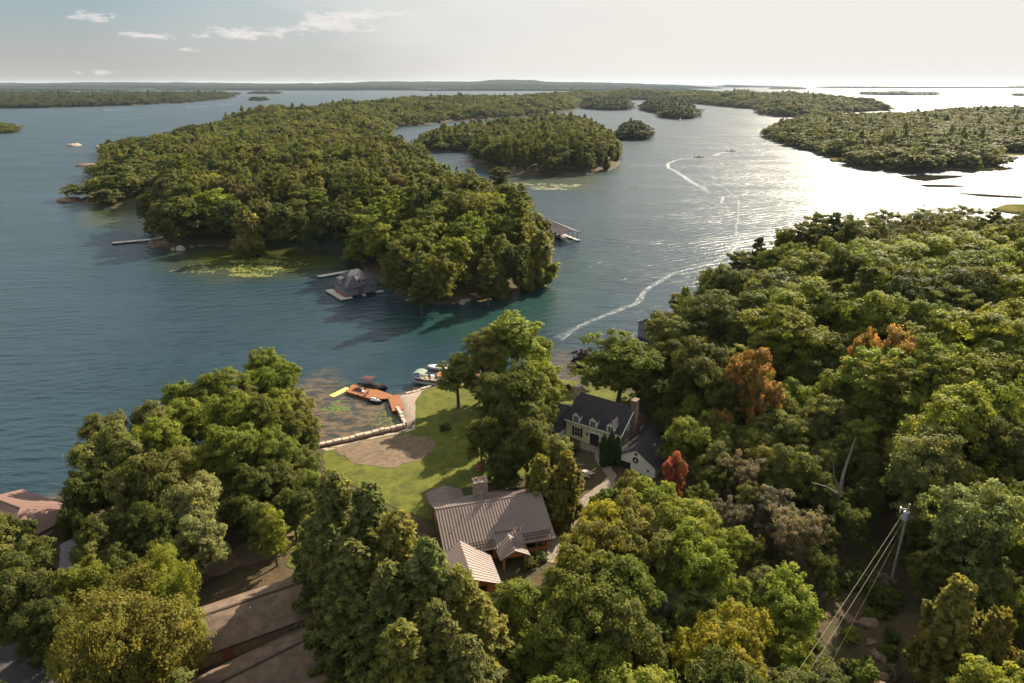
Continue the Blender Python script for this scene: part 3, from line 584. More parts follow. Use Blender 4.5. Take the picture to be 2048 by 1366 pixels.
# zones on the mainland where no extra tree may stand
KEEP = [[W(p) for p in z] for z in (
    [(560, 1075), (640, 940), (640, 880), (800, 840), (880, 760), (1320, 750), (1400, 850), (1330, 1000), (1230, 1060), (1130, 1200), (880, 1250), (860, 1010), (700, 1060)],
    [(330, 1366), (380, 1140), (560, 1070), (680, 1150), (800, 1366)], [(0, 950), (150, 950), (200, 1060), (180, 1210), (60, 1210), (-60, 1060)], [(-200, 1270), (100, 1290), (140, 1450), (-200, 1450)],
    [(1560, 1366), (1620, 1150), (1700, 1060), (1850, 1040), (1820, 1200), (1790, 1366), (1780, 1500), (1500, 1500)], [(1370, 1010), (1560, 1080), (1640, 1190), (1560, 1160), (1420, 1040)])]
rg = np.random.RandomState(5)
def jgrid(land, s, margin, x0=-1e9, x1=1e9, y0=-1e9, y1=1e9):
    P = np.array(land.poly); ax = max(P[:, 0].min(), x0); bx = min(P[:, 0].max(), x1); ay = max(P[:, 1].min(), y0); by = min(P[:, 1].max(), y1)
    X, Y = np.meshgrid(np.arange(ax, bx, s), np.arange(ay, by, s*.9)); X = X+(np.arange(X.shape[0]) % 2)[:, None]*s*.5
    X = X+rg.uniform(-.34, .34, X.shape)*s; Y = Y+rg.uniform(-.34, .34, X.shape)*s
    ok = (land.d(X, Y) > margin) & (X < bx) & (Y < by); return X[ok], Y[ok]
def inframe(x, y, z, m=70):
    if y < 20: return False
    px, py, d = proj(x, y, z); mm = m+F_PX*5/d; return -mm < px < 2048+mm and py < 1366+mm*1.5
X, Y = jgrid(M, 7.6, 2.5, -150, 250, 25, 270)
for x, y in zip(X, Y):
    if not inframe(x, y, float(M.z(x, y))+8): continue
    if any(sdf(k, np.array([x]), np.array([y]))[0] > -2 for k in KEEP): continue
    if any((t['x']-x)**2+(t['y']-y)**2 < (2.2+3.2*t['sx'])**2 for t in TREES if t['kind'] != 'shrub'): continue
    k = 'b' if rg.rand() < .9 else 'p'
    pr, R0, H0, nm, cat = KIND[k]; addtree(x, y, M, pr, rg.uniform(.7, .95), rg.uniform(.62, .85), rg.choice(list('gyooddgy')), nm, cat)
# nothing grows where it would stand between the open yard and the houses in view
VIEWS = [([(862, 1005), (1050, 972), (1112, 1075), (1060, 1125), (1000, 1160), (945, 1160), (905, 1105)], 82), ([(1125, 790), (1160, 780), (1268, 808), (1240, 880), (1130, 880)], 112), ([(1236, 905), (1325, 845), (1325, 900), (1300, 930)], 102),
         ([(400, 1200), (590, 1148), (640, 1240), (680, 1340), (400, 1345)], 60), ([(0, 985), (100, 985), (135, 1040), (90, 1060), (0, 1020)], 80), ([(650, 760), (860, 760), (870, 960), (640, 980)], 110), ([(1780, 1010), (1830, 1010), (1805, 1150), (1775, 1150)], 71)]
VIEWA = [([(914, 446), (932, 446), (934, 462), (916, 464)], 264), ([(942, 592), (1014, 572), (1018, 584), (985, 602), (950, 606)], 214)]
def blocked(t, views=None, kr=.8):
    R0, H0 = (5, 15) if t['kind'] == 'broadleaf_tree' else (4.2, 18)
    px, py, d = proj(t['x'], t['y'], t['z']+t['sz']*H0*.62); r = t['sx']*R0*F_PX/d*kr
    return any(t['y'] < yb+2 and sdf(pl, np.array([px]), np.array([py]))[0] > -r for pl, yb in (views or VIEWS))
BL = [t for t in TREES if t['kind'] != 'shrub' and t['src'] == 'auto' and blocked(t)]
for t in TREES:
    if t['src'] == 'hand' and t['kind'] not in ('shrub', 'spruce_tree') and blocked(t): print('hand blocks', [round(v) for v in proj(t['x'], t['y'], t['z']+t['sz']*9)[:2]], t['kind'], t['c'])
TREES = [t for t in TREES if not any(t is b for b in BL)]
# the near island, crown by crown; further islands fill the rest of the two counts
def isl(land, s, region, x0=-1e9, x1=1e9, y0=-1e9, y1=1e9, pp=.27, cut=None, hs=1., excl=None):
    X, Y = jgrid(land, s, 1.0, x0, x1, y0, y1)
    for x, y in zip(X, Y):
        if not inframe(x, y, 10): continue
        if excl is not None and excl(x, y): continue
        sd = float(land.d(x, y)); e = .72+.28*min(1, sd/9); n = float(vnoise(x, y, 38)); pine_ = rg.rand() < pp*(1.8 if n > .55 else .5)
        edge_c = sd < 6 and rg.rand() < .25
        if edge_c and not pine_: addtree(x, y, land, P_CEDARM, rg.uniform(.9, 1.4), rg.uniform(1., 1.5), rg.choice(list('ocd')), 'cedar_tree', 'cedar tree', region=region)
        elif pine_: addtree(x, y, land, P_PINEM, rg.uniform(.75, 1.15), rg.uniform(.75, 1.1)*hs, rg.choice(list('ddoog')), 'pine_tree', 'pine tree', region=region)
        else:
            q = rg.rand(); c_ = 'O' if q > .992 else 'P' if q > .975 else rg.choice(list('gyyogyoyd'))
            addtree(x, y, land, P_MID, rg.uniform(1.0, 1.75)*(.8+.2*e), rg.uniform(.75, 1.0)*e*hs, c_, 'broadleaf_tree', 'broadleaf tree', region=region)
hz = [W(p) for p in [(640, 500), (705, 520), (775, 575), (770, 600), (640, 620)]]
ISKEEP = [[W(p) for p in z] for z in ([(735, 545), (800, 540), (840, 590), (800, 600), (760, 575)], [(1060, 430, 3), (1110, 430, 3), (1160, 495), (1090, 495)], [(925, 605), (1020, 570), (1000, 560), (940, 580)])]
for s in '''830 492 44 g;908 517 40 y;761 483 36 y;1030 531 34 d;1001 473 40 g;805 414 52 y;874 400 42 y;991 424 42 y;1040 473 36 c;962 378 32 c;903 392 32 g;434 414 46 y;405 378 46 y;361 440 40 g;
322 434 34 d;542 388 46 y;640 410 50 g;737 392 42 y;654 350 40 g;561 450 36 P;700 430 36 o;590 430 40 d;480 380 40 g;770 350 44 y;850 350 40 g;800 530 34 g;880 560 32 o;1000 515 34 o;600 370 40 y;
700 350 40 g;1010 400 36 g;760 440 40 y;870 450 42 g;930 420 30 o;460 440 36 d;520 440 34 d;640 455 32 d;685 460 28 d'''.replace('\n', '').split(';'):
    f = s.split(); k_ = len(TREES); hand(float(f[0]), float(f[1]), float(f[2]), f[3], 'b', H=min(21, 9+float(f[2])*.24), land=A); TREES[-1].update(p=P_MID, region='a')
for px, py, r, c_, k, H in ((840, 548, 30, 'o', 'p', 21), (718, 440, 22, 'y', 'p', 22), (1042, 398, 30, 'o', 'p', 20), (342, 380, 22, 'y', 'p', 20), (975, 540, 26, 'o', 'p', 19), (1000, 360, 24, 'd', 'p', 20), (493, 450, 30, 'c', 'e', 20),
                            (1080, 505, 36, 'c', 'e', 19), (1050, 530, 26, 'c', 'e', 14), (1000, 545, 20, 'o', 'e', 14), (965, 548, 18, 'd', 'e', 13), (600, 455, 22, 'd', 'p', 17), (880, 380, 22, 'o', 'p', 20)):
    hand(px, py, r, c_, k, H=H, land=A); TREES[-1].update(p=P_PINEM if k == 'p' else P_CEDARM, region='a')
    if k == 'e': TREES[-1]['sx'] *= 3.2/2.6; TREES[-1]['sz'] *= 12/11.
def clear(t, x, y, a, b): return (t['x']-x)**2+(t['y']-y)**2 < (a+b*t['sx'])**2
def exA(x, y): return any(clear(t, x, y, 2.5, 2.6) for t in TREES if t['region'] == 'a') or any(sdf(k, np.array([x]), np.array([y]))[0] > 0 for k in ISKEEP)
isl(A, 9.4, 'a', pp=.11, y1=560, excl=exA, hs=1.5)
TREES = [t for t in TREES if not (t['region'] == 'a' and blocked(t, VIEWA, .42))]
NA = len(TREES)
isl(B, 10, 'b', pp=.6, y1=640, hs=1.25)
print('hand+auto', NA, len(TREES))
def size(t): return (9 if t['src'] == 'hand' and t['region'] == 'm' else 0)+t['sx']*(5 if t['kind'] != 'pine_tree' else 4)/t['d']
byk = {}
for t in TREES: byk.setdefault(t['kind'], []).append(t)
keep = []; rest = {}
LIM = {'broadleaf_tree': 297, 'pine_tree': 120, 'cedar_tree': 60}
for k, ts in byk.items():
    ts.sort(key=size, reverse=True); n = LIM.get(k, 200)
    keep += ts[:n]
    for t in ts[n:]: rest.setdefault(t['region'], []).append(t)
print({k: len(v) for k, v in byk.items()}, 'stuff', {k: len(v) for k, v in rest.items()})

# -------- labels: each tree is told by its looks and its place from the nearest landmark
LMK = {'m': [('the orange dock', (750, 790, .5)), ('the utility pole', (1800, 1080, 6)), ('the metal roofed cabin', (990, 1050, 5)), ('the cream house', (1190, 840, 6)), ('the white gabled garage', (1290, 900, 5)),
             ('the brown sheds', (500, 1240, 6)), ('the pink roofed boathouse', (70, 1020, 5)), ('the bare dead tree', (1680, 960, 12)), ('the picnic table', (1175, 965, 2)), ('the orange maple', (1500, 770, 12)),
             ('the flat topped pine', (1731, 590, 18)), ('the marshy right edge', (2030, 470, 8)), ('the hidden grey shore roof', (1310, 640, 4)), ('the bottom right cedars', (1930, 1260, 8))],
       'a': [('the grey island boathouse', (718, 560, 3)), ('the covered boat slip', (1115, 460, 4)), ('the long bare dock', (300, 480, 1)), ('the shoreside sun deck', (975, 590, 1)), ('the island chimney', (920, 450, 12)),
             ('the rocky bay shore', (600, 475, 1)), ('the low left spit', (130, 400, 0)), ('the small stone pier', (1075, 547, 1)), ('the narrow inlet', (750, 298, 0))],
       'b': [('the red islet cabin', (925, 300, 1)), ('the far lily pads', (1090, 365, 0)), ('the channel islet', (1267, 275, 3)), ('the inlet mouth', (838, 290, 1))]}
ORD = ['nearest', 'second nearest', 'third nearest', 'fourth nearest', 'fifth nearest', 'sixth nearest', 'seventh nearest', 'eighth nearest', 'ninth nearest', 'tenth nearest', 'eleventh nearest', 'twelfth nearest']
ORD += [n+' nearest' for n in 'thirteenth fourteenth fifteenth sixteenth seventeenth eighteenth nineteenth twentieth'.split()]
ORD += ['twenty-'+n for n in ORD[:0]]
SECT = ['right of', 'behind and right of', 'behind', 'behind and left of', 'left of', 'in front and left of', 'in front of', 'in front and right of']
cnt = {}
for t in keep:
    best = min(LMK[t['region']], key=lambda l: (at(*l[1]).x-t['x'])**2+(at(*l[1]).y-t['y'])**2)
    p = at(*best[1]); dx = t['x']-p.x; dy = t['y']-p.y; t['lm'] = best[0]; t['ld'] = math.hypot(dx, dy); t['sec'] = SECT[int(round(math.atan2(dy, dx)/(math.pi/4))) % 8]
    h = t['sz']*{'broadleaf_tree': 15, 'pine_tree': 18, 'spruce_tree': 22, 'cedar_tree': 12, 'birch_tree': 14}.get(t['kind'], 3)
    t['desc'] = ('tall ' if h > 16.5 and t['kind'] == 'broadleaf_tree' else 'low ' if h < 10 and t['kind'] == 'broadleaf_tree' else '')+CNAME[t['c']]
for t in sorted(keep, key=lambda t: t['ld']):
    key = (t['desc'], t['cat'], t['sec'], t['lm']); t['n'] = cnt[key] = cnt.get(key, 0)+1
for t in keep:
    if t['label']: continue
    key = (t['desc'], t['cat'], t['sec'], t['lm'])
    o_ = '' if cnt[key] == 1 else ORD[t['n']-1]+' '
    t['label'] = '%s%s %s %s %s' % (o_, t['desc'], t['cat'], t['sec'], t['lm'])
GRP = {'m': 'trees on the wooded mainland', 'a': 'trees on the near island', 'b': 'trees on the round island'}
for t in keep:
    cm, tm = t['p'][t['v'] % len(t['p'])]
    r = empty(t['kind'], (t['x'], t['y'], t['z']), t['rz'], t['label'], t['cat'], 'garden and woodland shrubs' if t['kind'] == 'shrub' else GRP[t['region']])
    r.scale = (t['sx'], t['sx'], t['sz'])
    cr = bpy.data.objects.new('crown', cm); col.objects.link(cr); cr.parent = r
    q = COLS[t['c']]; j = rnd.uniform(.85, 1.18); cr.color = (q[0]*j*rnd.uniform(.92, 1.08), q[1]*j, q[2]*j*rnd.uniform(.85, 1.15), .15 if t['c'] == 'O' else .35 if t['c'] == 'R' else 1)
    tr = bpy.data.objects.new('trunk', tm); col.objects.link(tr); tr.parent = r

# -------- far woods that read as one mass
def scatter(name, pts, protos, label=None):
    c = bpy.data.collections.new(name+'_kinds')
    for i, p in enumerate(protos):
        o = bpy.data.objects.new('%s_kind_%02d' % (name, i), p); c.objects.link(o)
    me = bpy.data.meshes.new(name); P = np.array([(t[0], t[1], t[2]) for t in pts], np.float32)
    me.vertices.add(len(P)); me.vertices.foreach_set('co', P.ravel())
    for an, ty, k in (('rz', 'FLOAT', 3), ('sc', 'FLOAT', 4), ('szz', 'FLOAT', 5), ('ki', 'INT', 6)):
        a = me.attributes.new(an, ty, 'POINT'); a.data.foreach_set('value', np.array([t[k] for t in pts], np.int32 if ty == 'INT' else np.float32))
    o = link(name, me); tag(o, label, None, None, 'stuff')
    ng = bpy.data.node_groups.new(name, 'GeometryNodeTree'); ng.interface.new_socket('Geometry', in_out='INPUT', socket_type='NodeSocketGeometry'); ng.interface.new_socket('Geometry', in_out='OUTPUT', socket_type='NodeSocketGeometry')
    L = ng.links.new; gi = N(ng, 'NodeGroupInput'); go = N(ng, 'NodeGroupOutput'); ip = N(ng, 'GeometryNodeInstanceOnPoints'); ci = N(ng, 'GeometryNodeCollectionInfo')
    ci.inputs['Collection'].default_value = c; ci.inputs['Separate Children'].default_value = True; ci.inputs['Reset Children'].default_value = True
    def na(nm, ty):
        a = N(ng, 'GeometryNodeInputNamedAttribute'); a.data_type = ty; a.inputs[0].default_value = nm; return [s_ for s_ in a.outputs if s_.enabled][0]
    ip.inputs['Pick Instance'].default_value = True
    m2p = N(ng, 'GeometryNodeMeshToPoints'); L(gi.outputs[0], m2p.inputs[0]); L(m2p.outputs[0], ip.inputs['Points'])
    L(ci.outputs[0], ip.inputs['Instance']); L(na('ki', 'INT'), ip.inputs['Instance Index'])
    cx = N(ng, 'ShaderNodeCombineXYZ'); L(na('rz', 'FLOAT'), cx.inputs[2]); L(cx.outputs[0], ip.inputs['Rotation'])
    cs = N(ng, 'ShaderNodeCombineXYZ'); s_ = na('sc', 'FLOAT'); L(s_, cs.inputs[0]); L(s_, cs.inputs[1]); L(na('szz', 'FLOAT'), cs.inputs[2]); L(cs.outputs[0], ip.inputs['Scale'])
    L(ip.outputs[0], go.inputs[0]); md = o.modifiers.new('scatter', 'NODES'); md.node_group = ng; return o
FARP = [far_proto(i, 'b') for i in range(5)]+[far_proto(i, 'p') for i in range(2)]
VFAR = [far_proto(i, 'v') for i in range(4)]
def wood(land, name, s0, label, pp=.05, y0=-1e9, y1=1e9, excl=None, far=False, hs=.98, m=1., protos=None):
    pts = []; ylo = max(y0, np.array(land.poly)[:, 1].min()); yhi = min(y1, np.array(land.poly)[:, 1].max()); y = ylo
    while y < yhi:     # wider spacing with distance
        s = s0+max(0, y-700)*.0042; ye = y+max(60, s*8)
        X, Y = jgrid(land, s, m, -2500 if not far else -1e9, 4500, y, min(ye, yhi))
        g = s/s0
        for xx, yy in zip(X, Y):
            if not inframe(xx, yy, 10, 30): continue
            if excl is not None and excl(xx, yy): continue
            pn = rg.rand() < pp; sd = float(land.d(xx, yy)); e = .7+.3*min(1, sd/14)
            k = rg.randint(5, 7) if pn else rg.randint(0, 5)
            if far: k = rg.randint(0, 4)
            pts.append((xx, yy, max(0, float(land.z(xx, yy))), rg.rand()*6.28, rg.uniform(1.0, 1.9)*g, rg.uniform(.8, 1.15)*e*hs*(.6+.4*g)*(.72+.6*float(vnoise(xx, yy, 55))), k))
        y = ye
    print(name, land.name, len(pts)); return scatter(name, pts, VFAR if far else (protos or FARP), label)
nearA = A.poly
def rewood(me, mt=WOODLEAF):
    m = me.copy(); m.materials.clear(); m.materials.append(mt); return m
DWP = [rewood(p, DARKWOOD) for p in FARP]
WMID = [rewood(p[0]) for p in P_MID[:5]]+[rewood(p[0]) for p in P_PINEM[:2]]
def inA(x, y): return sdf(nearA, np.array([x]), np.array([y]))[0] > -2 and y < 560
if rest.get('a') or rest.get('b') or rest.get('m'):
    for rgn, ts in rest.items():
        pts = [(t['x'], t['y'], t['z'], t['rz'], t['sx'], t['sz']*(1. if t['kind'] == 'pine_tree' else 1.1), (5+t['v'] % 2) if t['kind'] == 'pine_tree' else t['v'] % 5) for t in ts]
        scatter('woods', pts, WMID, 'mixed green trees at the back of the %s' % {'a': 'near island', 'b': 'round island', 'm': 'mainland'}[rgn])
wood(A, 'woods', 8.2, 'dense green woods on the far half of the near island', y0=560)
wood(B, 'woods', 10.5, 'dense mixed woods covering the back of the round island', pp=.2, y0=640, m=0.)
wood(C, 'woods', 13.2, 'dense forest covering the long island behind', excl=inA)
wood(R_, 'woods', 11, 'flat topped olive forest covering the right island')
for l in SM: wood(l, 'woods', 7.5, 'dark trees covering the '+l.name, pp=.4, m=.5, protos=DWP)
wood(L1, 'woods', 10, 'dark forest along the far left shore', y1=3600, protos=DWP)
wood(L2, 'woods', 7.5, 'low trees on the rocky point at the left edge', hs=.45, m=4)
for i, l in enumerate(MI): wood(l, 'woods', 16, 'low trees on a distant islet', far=True, hs=.55, m=0)

# the wood goes on past the right edge of the photograph
X, Y = jgrid(M, 10., 3., 20, 320, -5, 265); pts = []
for x, y in zip(X, Y):
    z = float(M.z(x, y))
    if (y > 20 and inframe(x, y, z+8)) or x < 20+y*.3: continue
    pts.append((x, y, z, rg.rand()*6.28, rg.uniform(.9, 1.4), rg.uniform(.75, 1.1), rg.randint(0, 6)))
scatter('woods', pts, WMID, 'green woods carrying on past the right hillside')
# ------------------------------------------------------------------ far shores on the horizon
FOREST = principled('far_forest', (.038, .048, .030), .95, .0, noise=(.03, 0, (.020, .027, .018), .4, .6), bump=(.05, 6))
def far_band(name, shore, top, label, depth=700., seed=0, step=14.):
    D = at(1024, shore).y; rg_ = np.random.RandomState(seed)
    x0 = (top[0][0]-1024)/F_PX*D*1.0; x1 = (top[-1][0]-1024)/F_PX*D
    xs = np.arange(x0, x1, step); n = len(xs)
    tp = np.interp(xs, [(p[0]-1024)/F_PX*D for p in top], [p[1] for p in top])
    rows = [0, 0, .12, .3, .5, .7, .85, 1.0, 1.25]; ks = [0, .35, .45, .6, .8, .92, 1., 1., .0]
    yr = D+depth*.85; hz_ = CAM_H+(HORIZON-tp)/F_PX*yr/(_c)*1.0
    hz_ = np.maximum(hz_, 14)
    endf = np.clip(np.minimum(np.arange(n), n-1-np.arange(n))*step/250., .02, 1)**.5
    V = []
    for j, (r, k) in enumerate(zip(rows, ks)):
        jit = rg_.rand(n)*9*(1 if 0 < j < len(rows)-1 else 0); cr = 120*(vnoise(xs, xs*0+seed, 400)-.5)
        base = 9 if j else 0
        z = (base+np.maximum(hz_-16, 3)*k*(.9+.2*vnoise(xs, xs*0+j*9+seed, 160))*(1 if j != 8 else 0))*endf*(j > 0)+jit*endf-(j == 0)*1-(j == 8)*2
        V.append(np.stack([xs+rg_.uniform(-3, 3, n), D+depth*r+cr*(1-r*.5)+(j == 1)*3, z], -1))
    idx = np.arange(n*len(rows)).reshape(len(rows), n); q = np.stack([idx[:-1, :-1], idx[:-1, 1:], idx[1:, 1:], idx[1:, :-1]], -1).reshape(-1, 4)
    return tag(link(name, npmesh(name, np.concatenate(V), q), FOREST), label, None, None, 'stuff')
far_band('woods', 177.5, [(-300, 166), (0, 166), (100, 165), (300, 165), (500, 167), (640, 166), (720, 163.5), (850, 163.5), (950, 163.5), (980, 160.5), (1060, 160.5), (1100, 164), (1200, 164.5), (1300, 167), (1420, 169.5)], 'bluish forested hills along the horizon', 1500, 1)
far_band('woods', 181, [(325, 177), (420, 174), (480, 172), (600, 172), (700, 169), (820, 170), (880, 178)], 'dark wooded shore in front of the horizon hills', 400, 2, 10)
far_band('woods', 182, [(-300, 173), (0, 173), (150, 173), (250, 175), (300, 179)], 'dark wooded shore at the far left', 500, 3, 10)
far_band('woods', 182, [(850, 176), (950, 174), (1100, 175), (1400, 177)], 'dark wooded shore behind the open water', 300, 6, 10)
far_band('woods', 176.5, [(1635, 175), (1700, 171.5), (1800, 172.5), (1900, 173), (2048, 170.5), (2400, 169)], 'low wooded island on the bright right horizon', 700, 4)
far_band('woods', 175, [(1412, 172), (1440, 168.5), (1530, 171.5), (1560, 174)], 'thin dark island on the bright horizon', 500, 5)

def haze():
    m = bpy.data.materials.new('haze'); m.use_nodes = True; nt = m.node_tree; nt.nodes.clear()
    v = N(nt, 'ShaderNodeVolumePrincipled'); v.inputs['Color'].default_value = (.70, .84, 1., 1); v.inputs['Density'].default_value = 2.2e-5; v.inputs['Anisotropy'].default_value = .2
    o = N(nt, 'ShaderNodeOutputMaterial'); nt.links.new(v.outputs[0], o.inputs['Volume'])
    x, y0, y1, z0, z1 = 31000, -800, 39000, -5., 112.
    V = [(-x, y0, z0), (x, y0, z0), (x, y1, z0), (-x, y1, z0), (-x, y0, z1), (x, y0, z1), (x, y1, z1), (-x, y1, z1)]
    me = npmesh('haze', V, [(3, 2, 1, 0), (4, 5, 6, 7), (0, 1, 5, 4), (1, 2, 6, 5), (2, 3, 7, 6), (3, 0, 4, 7)])
    tag(link('haze', me, m), 'thin pale summer haze over the lake', None, None, 'stuff')
haze()
# ------------------------------------------------------------------ solid builders
class MB:
    """collects boxes, slabs and tubes and links them as one mesh"""
    def __init__(s): s.V = []; s.F = []
    def poly(s, pts):
        b = len(s.V); s.V += [tuple(p) for p in pts]; s.F.append(tuple(range(b, b+len(pts))))
    def hexa(s, lo, hi):
        b = len(s.V); s.V += [tuple(p) for p in lo]+[tuple(p) for p in hi]; n = len(lo)
        s.F.append(tuple(range(b+n-1, b-1, -1))); s.F.append(tuple(range(b+n, b+2*n)))
        for i in range(n): j = (i+1) % n; s.F.append((b+i, b+j, b+n+j, b+n+i))
        return s
    def box(s, x0, x1, y0, y1, z0, z1):
        return s.hexa([(x0, y0, z0), (x1, y0, z0), (x1, y1, z0), (x0, y1, z0)], [(x0, y0, z1), (x1, y0, z1), (x1, y1, z1), (x0, y1, z1)])
    def slab(s, q, th, rib=0, ribh=.06, ribw=.05, inset=0.):
        """roof plane eaveL, eaveR, ridgeR, ridgeL with ribs from eave to ridge"""
        q = [Vector(p) for p in q]; n = (q[1]-q[0]).cross(q[3]-q[0]).normalized()
        if n.z < 0: n = -n
        s.hexa([p-n*th for p in q], q)
        if rib:
            L = (q[1]-q[0]).length; k = max(2, int(L/rib)); e = (q[1]-q[0]).normalized()*ribw/2
            for i in range(k+1):
                t = i/k; a = q[0].lerp(q[1], t); c = q[3].lerp(q[2], t)
                if i == 0: a, c = a+e, c+e
                if i == k: a, c = a-e, c-e
                s.hexa([a-e-n*.01, a+e-n*.01, c+e-n*.01, c-e-n*.01], [a-e+n*ribh, a+e+n*ribh, c+e+n*ribh, c-e+n*ribh])
        return s
    def tube(s, pts, rad, n=8):
        t = Tubes(); t.add(pts, rad if hasattr(rad, '__len__') else [rad]*len(pts), n); b = len(s.V); s.V += t.V; s.F += [tuple(b+i for i in f) for f in t.F]
        s.F.append(tuple(range(b, b+n))); s.F.append(tuple(range(len(s.V)-n, len(s.V)))); return s
    def cyl(s, x, y, z0, z1, r, n=12, r2=None): return s.tube([(x, y, z0), (x, y, z1)], [r, r if r2 is None else r2], n)
    def dome(s, x, y, z, r, h, n=10, m=4):
        b = len(s.V)
        for j in range(m):
            a = j/m*math.pi/2
            for k in range(n): t = k/n*2*math.pi; s.V.append((x+r*math.cos(a)*math.cos(t), y+r*math.cos(a)*math.sin(t), z+h*math.sin(a)))
        s.V.append((x, y, z+h))
        for j in range(m-1):
            for k in range(n): s.F.append((b+j*n+k, b+j*n+(k+1) % n, b+(j+1)*n+(k+1) % n, b+(j+1)*n+k))
        for k in range(n): s.F.append((b+(m-1)*n+k, b+(m-1)*n+(k+1) % n, len(s.V)-1))
        return s
    def gable(s, x0, x1, y0, y1, z0, ze, zr, ax='x'):
        """walls of a gabled block, ridge along x (or y)"""
        if ax == 'x': A = [(x0, y0), (x1, y0), (x1, y1), (x0, y1)]; ym = (y0+y1)/2; R = [(x0, ym), (x1, ym)]
        else: xm = (x0+x1)/2
        b = len(s.V)
        if ax == 'x':
            P = [(x0, y0, z0), (x1, y0, z0), (x1, y1, z0), (x0, y1, z0), (x0, y0, ze), (x1, y0, ze), (x1, y1, ze), (x0, y1, ze), (x0, ym, zr), (x1, ym, zr)]
            Fc = [(0, 1, 5, 4), (1, 2, 6, 9, 5), (2, 3, 7, 6), (3, 0, 4, 8, 7), (4, 5, 9, 8), (6, 7, 8, 9)]
        else:
            P = [(x0, y0, z0), (x1, y0, z0), (x1, y1, z0), (x0, y1, z0), (x0, y0, ze), (x1, y0, ze), (x1, y1, ze), (x0, y1, ze), (xm, y0, zr), (xm, y1, zr)]
            Fc = [(0, 1, 5, 8, 4), (1, 2, 6, 5), (2, 3, 7, 9, 6), (3, 0, 4, 7), (4, 8, 9, 7), (5, 6, 9, 8)]
        s.V += P; s.F += [tuple(b+i for i in f) for f in Fc]; return s
    def build(s, name, mat, parent=None, smooth=False):
        me = bpy.data.meshes.new(name); me.from_pydata(s.V, [], s.F); me.update()
        import bmesh
        bm = bmesh.new(); bm.from_mesh(me); bmesh.ops.recalc_face_normals(bm, faces=bm.faces); bm.to_mesh(me); bm.free()
        if smooth:
            for p in me.polygons: p.use_smooth = True
        return link(name, me, mat, parent)
def roof2(name, mat, parent, x0, x1, y0, y1, ze, zr, th=.16, rib=0, ax='x', ribh=.06):
    m = MB()
    if ax == 'x':
        ym = (y0+y1)/2; m.slab([(x0, y0, ze), (x1, y0, ze), (x1, ym, zr), (x0, ym, zr)], th, rib, ribh); m.slab([(x1, y1, ze), (x0, y1, ze), (x0, ym, zr), (x1, ym, zr)], th, rib, ribh)
        if rib: m.hexa([(x0, ym-.14, zr-.02), (x1, ym-.14, zr-.02), (x1, ym+.14, zr-.02), (x0, ym+.14, zr-.02)], [(x0, ym-.05, zr+.09), (x1, ym-.05, zr+.09), (x1, ym+.05, zr+.09), (x0, ym+.05, zr+.09)])
    else:
        xm = (x0+x1)/2; m.slab([(x0, y1, ze), (x0, y0, ze), (xm, y0, zr), (xm, y1, zr)], th, rib, ribh); m.slab([(x1, y0, ze), (x1, y1, ze), (xm, y1, zr), (xm, y0, zr)], th, rib, ribh)
        if rib: m.hexa([(xm-.14, y0, zr-.02), (xm+.14, y0, zr-.02), (xm+.14, y1, zr-.02), (xm-.14, y1, zr-.02)], [(xm-.05, y0, zr+.09), (xm+.05, y0, zr+.09), (xm+.05, y1, zr+.09), (xm-.05, y1, zr+.09)])
    return m.build(name, mat, parent)
def board_mat(name, color, pitch=4., axis=0, rough=.8, dark=.6):
    m = bpy.data.materials.new(name); m.use_nodes = True; nt = m.node_tree; b = nt.nodes['Principled BSDF']; L = nt.links.new
    tc = N(nt, 'ShaderNodeTexCoord'); sp = N(nt, 'ShaderNodeSeparateXYZ'); L(tc.outputs['Object'], sp.inputs[0])
    v = mathn(nt, 'MULTIPLY', sp.outputs[axis] if axis < 3 else mathn(nt, 'ADD', sp.outputs[0], sp.outputs[1]), pitch)
    fr = mathn(nt, 'FRACT', v); gap = ramp(nt, fr, [(0, dark), (.08, 1.), (.92, 1.), (1, dark)])
    wn = N(nt, 'ShaderNodeTexWhiteNoise', noise_dimensions='1D'); L(mathn(nt, 'FLOOR', v), wn.inputs[1])
    n = N(nt, 'ShaderNodeTexNoise', i_Scale=1.3, i_Detail=6.0, i_Roughness=.7); L(tc.outputs['Object'], n.inputs[0])
    f = mathn(nt, 'MULTIPLY', gap, mathn(nt, 'ADD', .80, mathn(nt, 'ADD', mathn(nt, 'MULTIPLY', wn.outputs[0], .16), mathn(nt, 'MULTIPLY', mathn(nt, 'SUBTRACT', n.outputs[0], .5), .7))))
    cc = N(nt, 'ShaderNodeCombineColor'); [L(f, cc.inputs[i]) for i in range(3)]
    L(mixc(nt, 1., (*color,), cc.outputs[0], 'MULTIPLY'), b.inputs['Base Color']); b.inputs['Roughness'].default_value = rough; b.inputs['Specular IOR Level'].default_value = .25
    return m
METAL = principled('taupe_metal_roof', (.235, .18, .16), .55, .3, .08, noise=(.25, .22), bump=(1.5, .02))
METALP = principled('pinkish_roof', (.21, .125, .10), .55, .3, .1, noise=(.4, .18))
SLATE = principled('dark_shingles', (.050, .043, .050), .9, .15, noise=(2.5, .45), bump=(3., .05))
SHED_ROOF = principled('brown_felt_roof', (.205, .148, .112), .92, .1, noise=(.8, 0, (.12, .088, .066), .35, .65), bump=(5., .04))
CEDARW = board_mat('cedar_siding', (.50, .215, .07), 5., 2)
CREAM = board_mat('cream_siding', (.74, .70, .46), 6., 2, dark=.75)
WHITE = principled('white_paint', (.72, .70, .66), .55, .3, noise=(2., .12))
GREYW = board_mat('grey_siding', (.22, .215, .235), 5., 2)
GREYROOF = principled('grey_shingles', (.115, .11, .125), .9, .15, noise=(1.5, .3), bump=(3., .05))
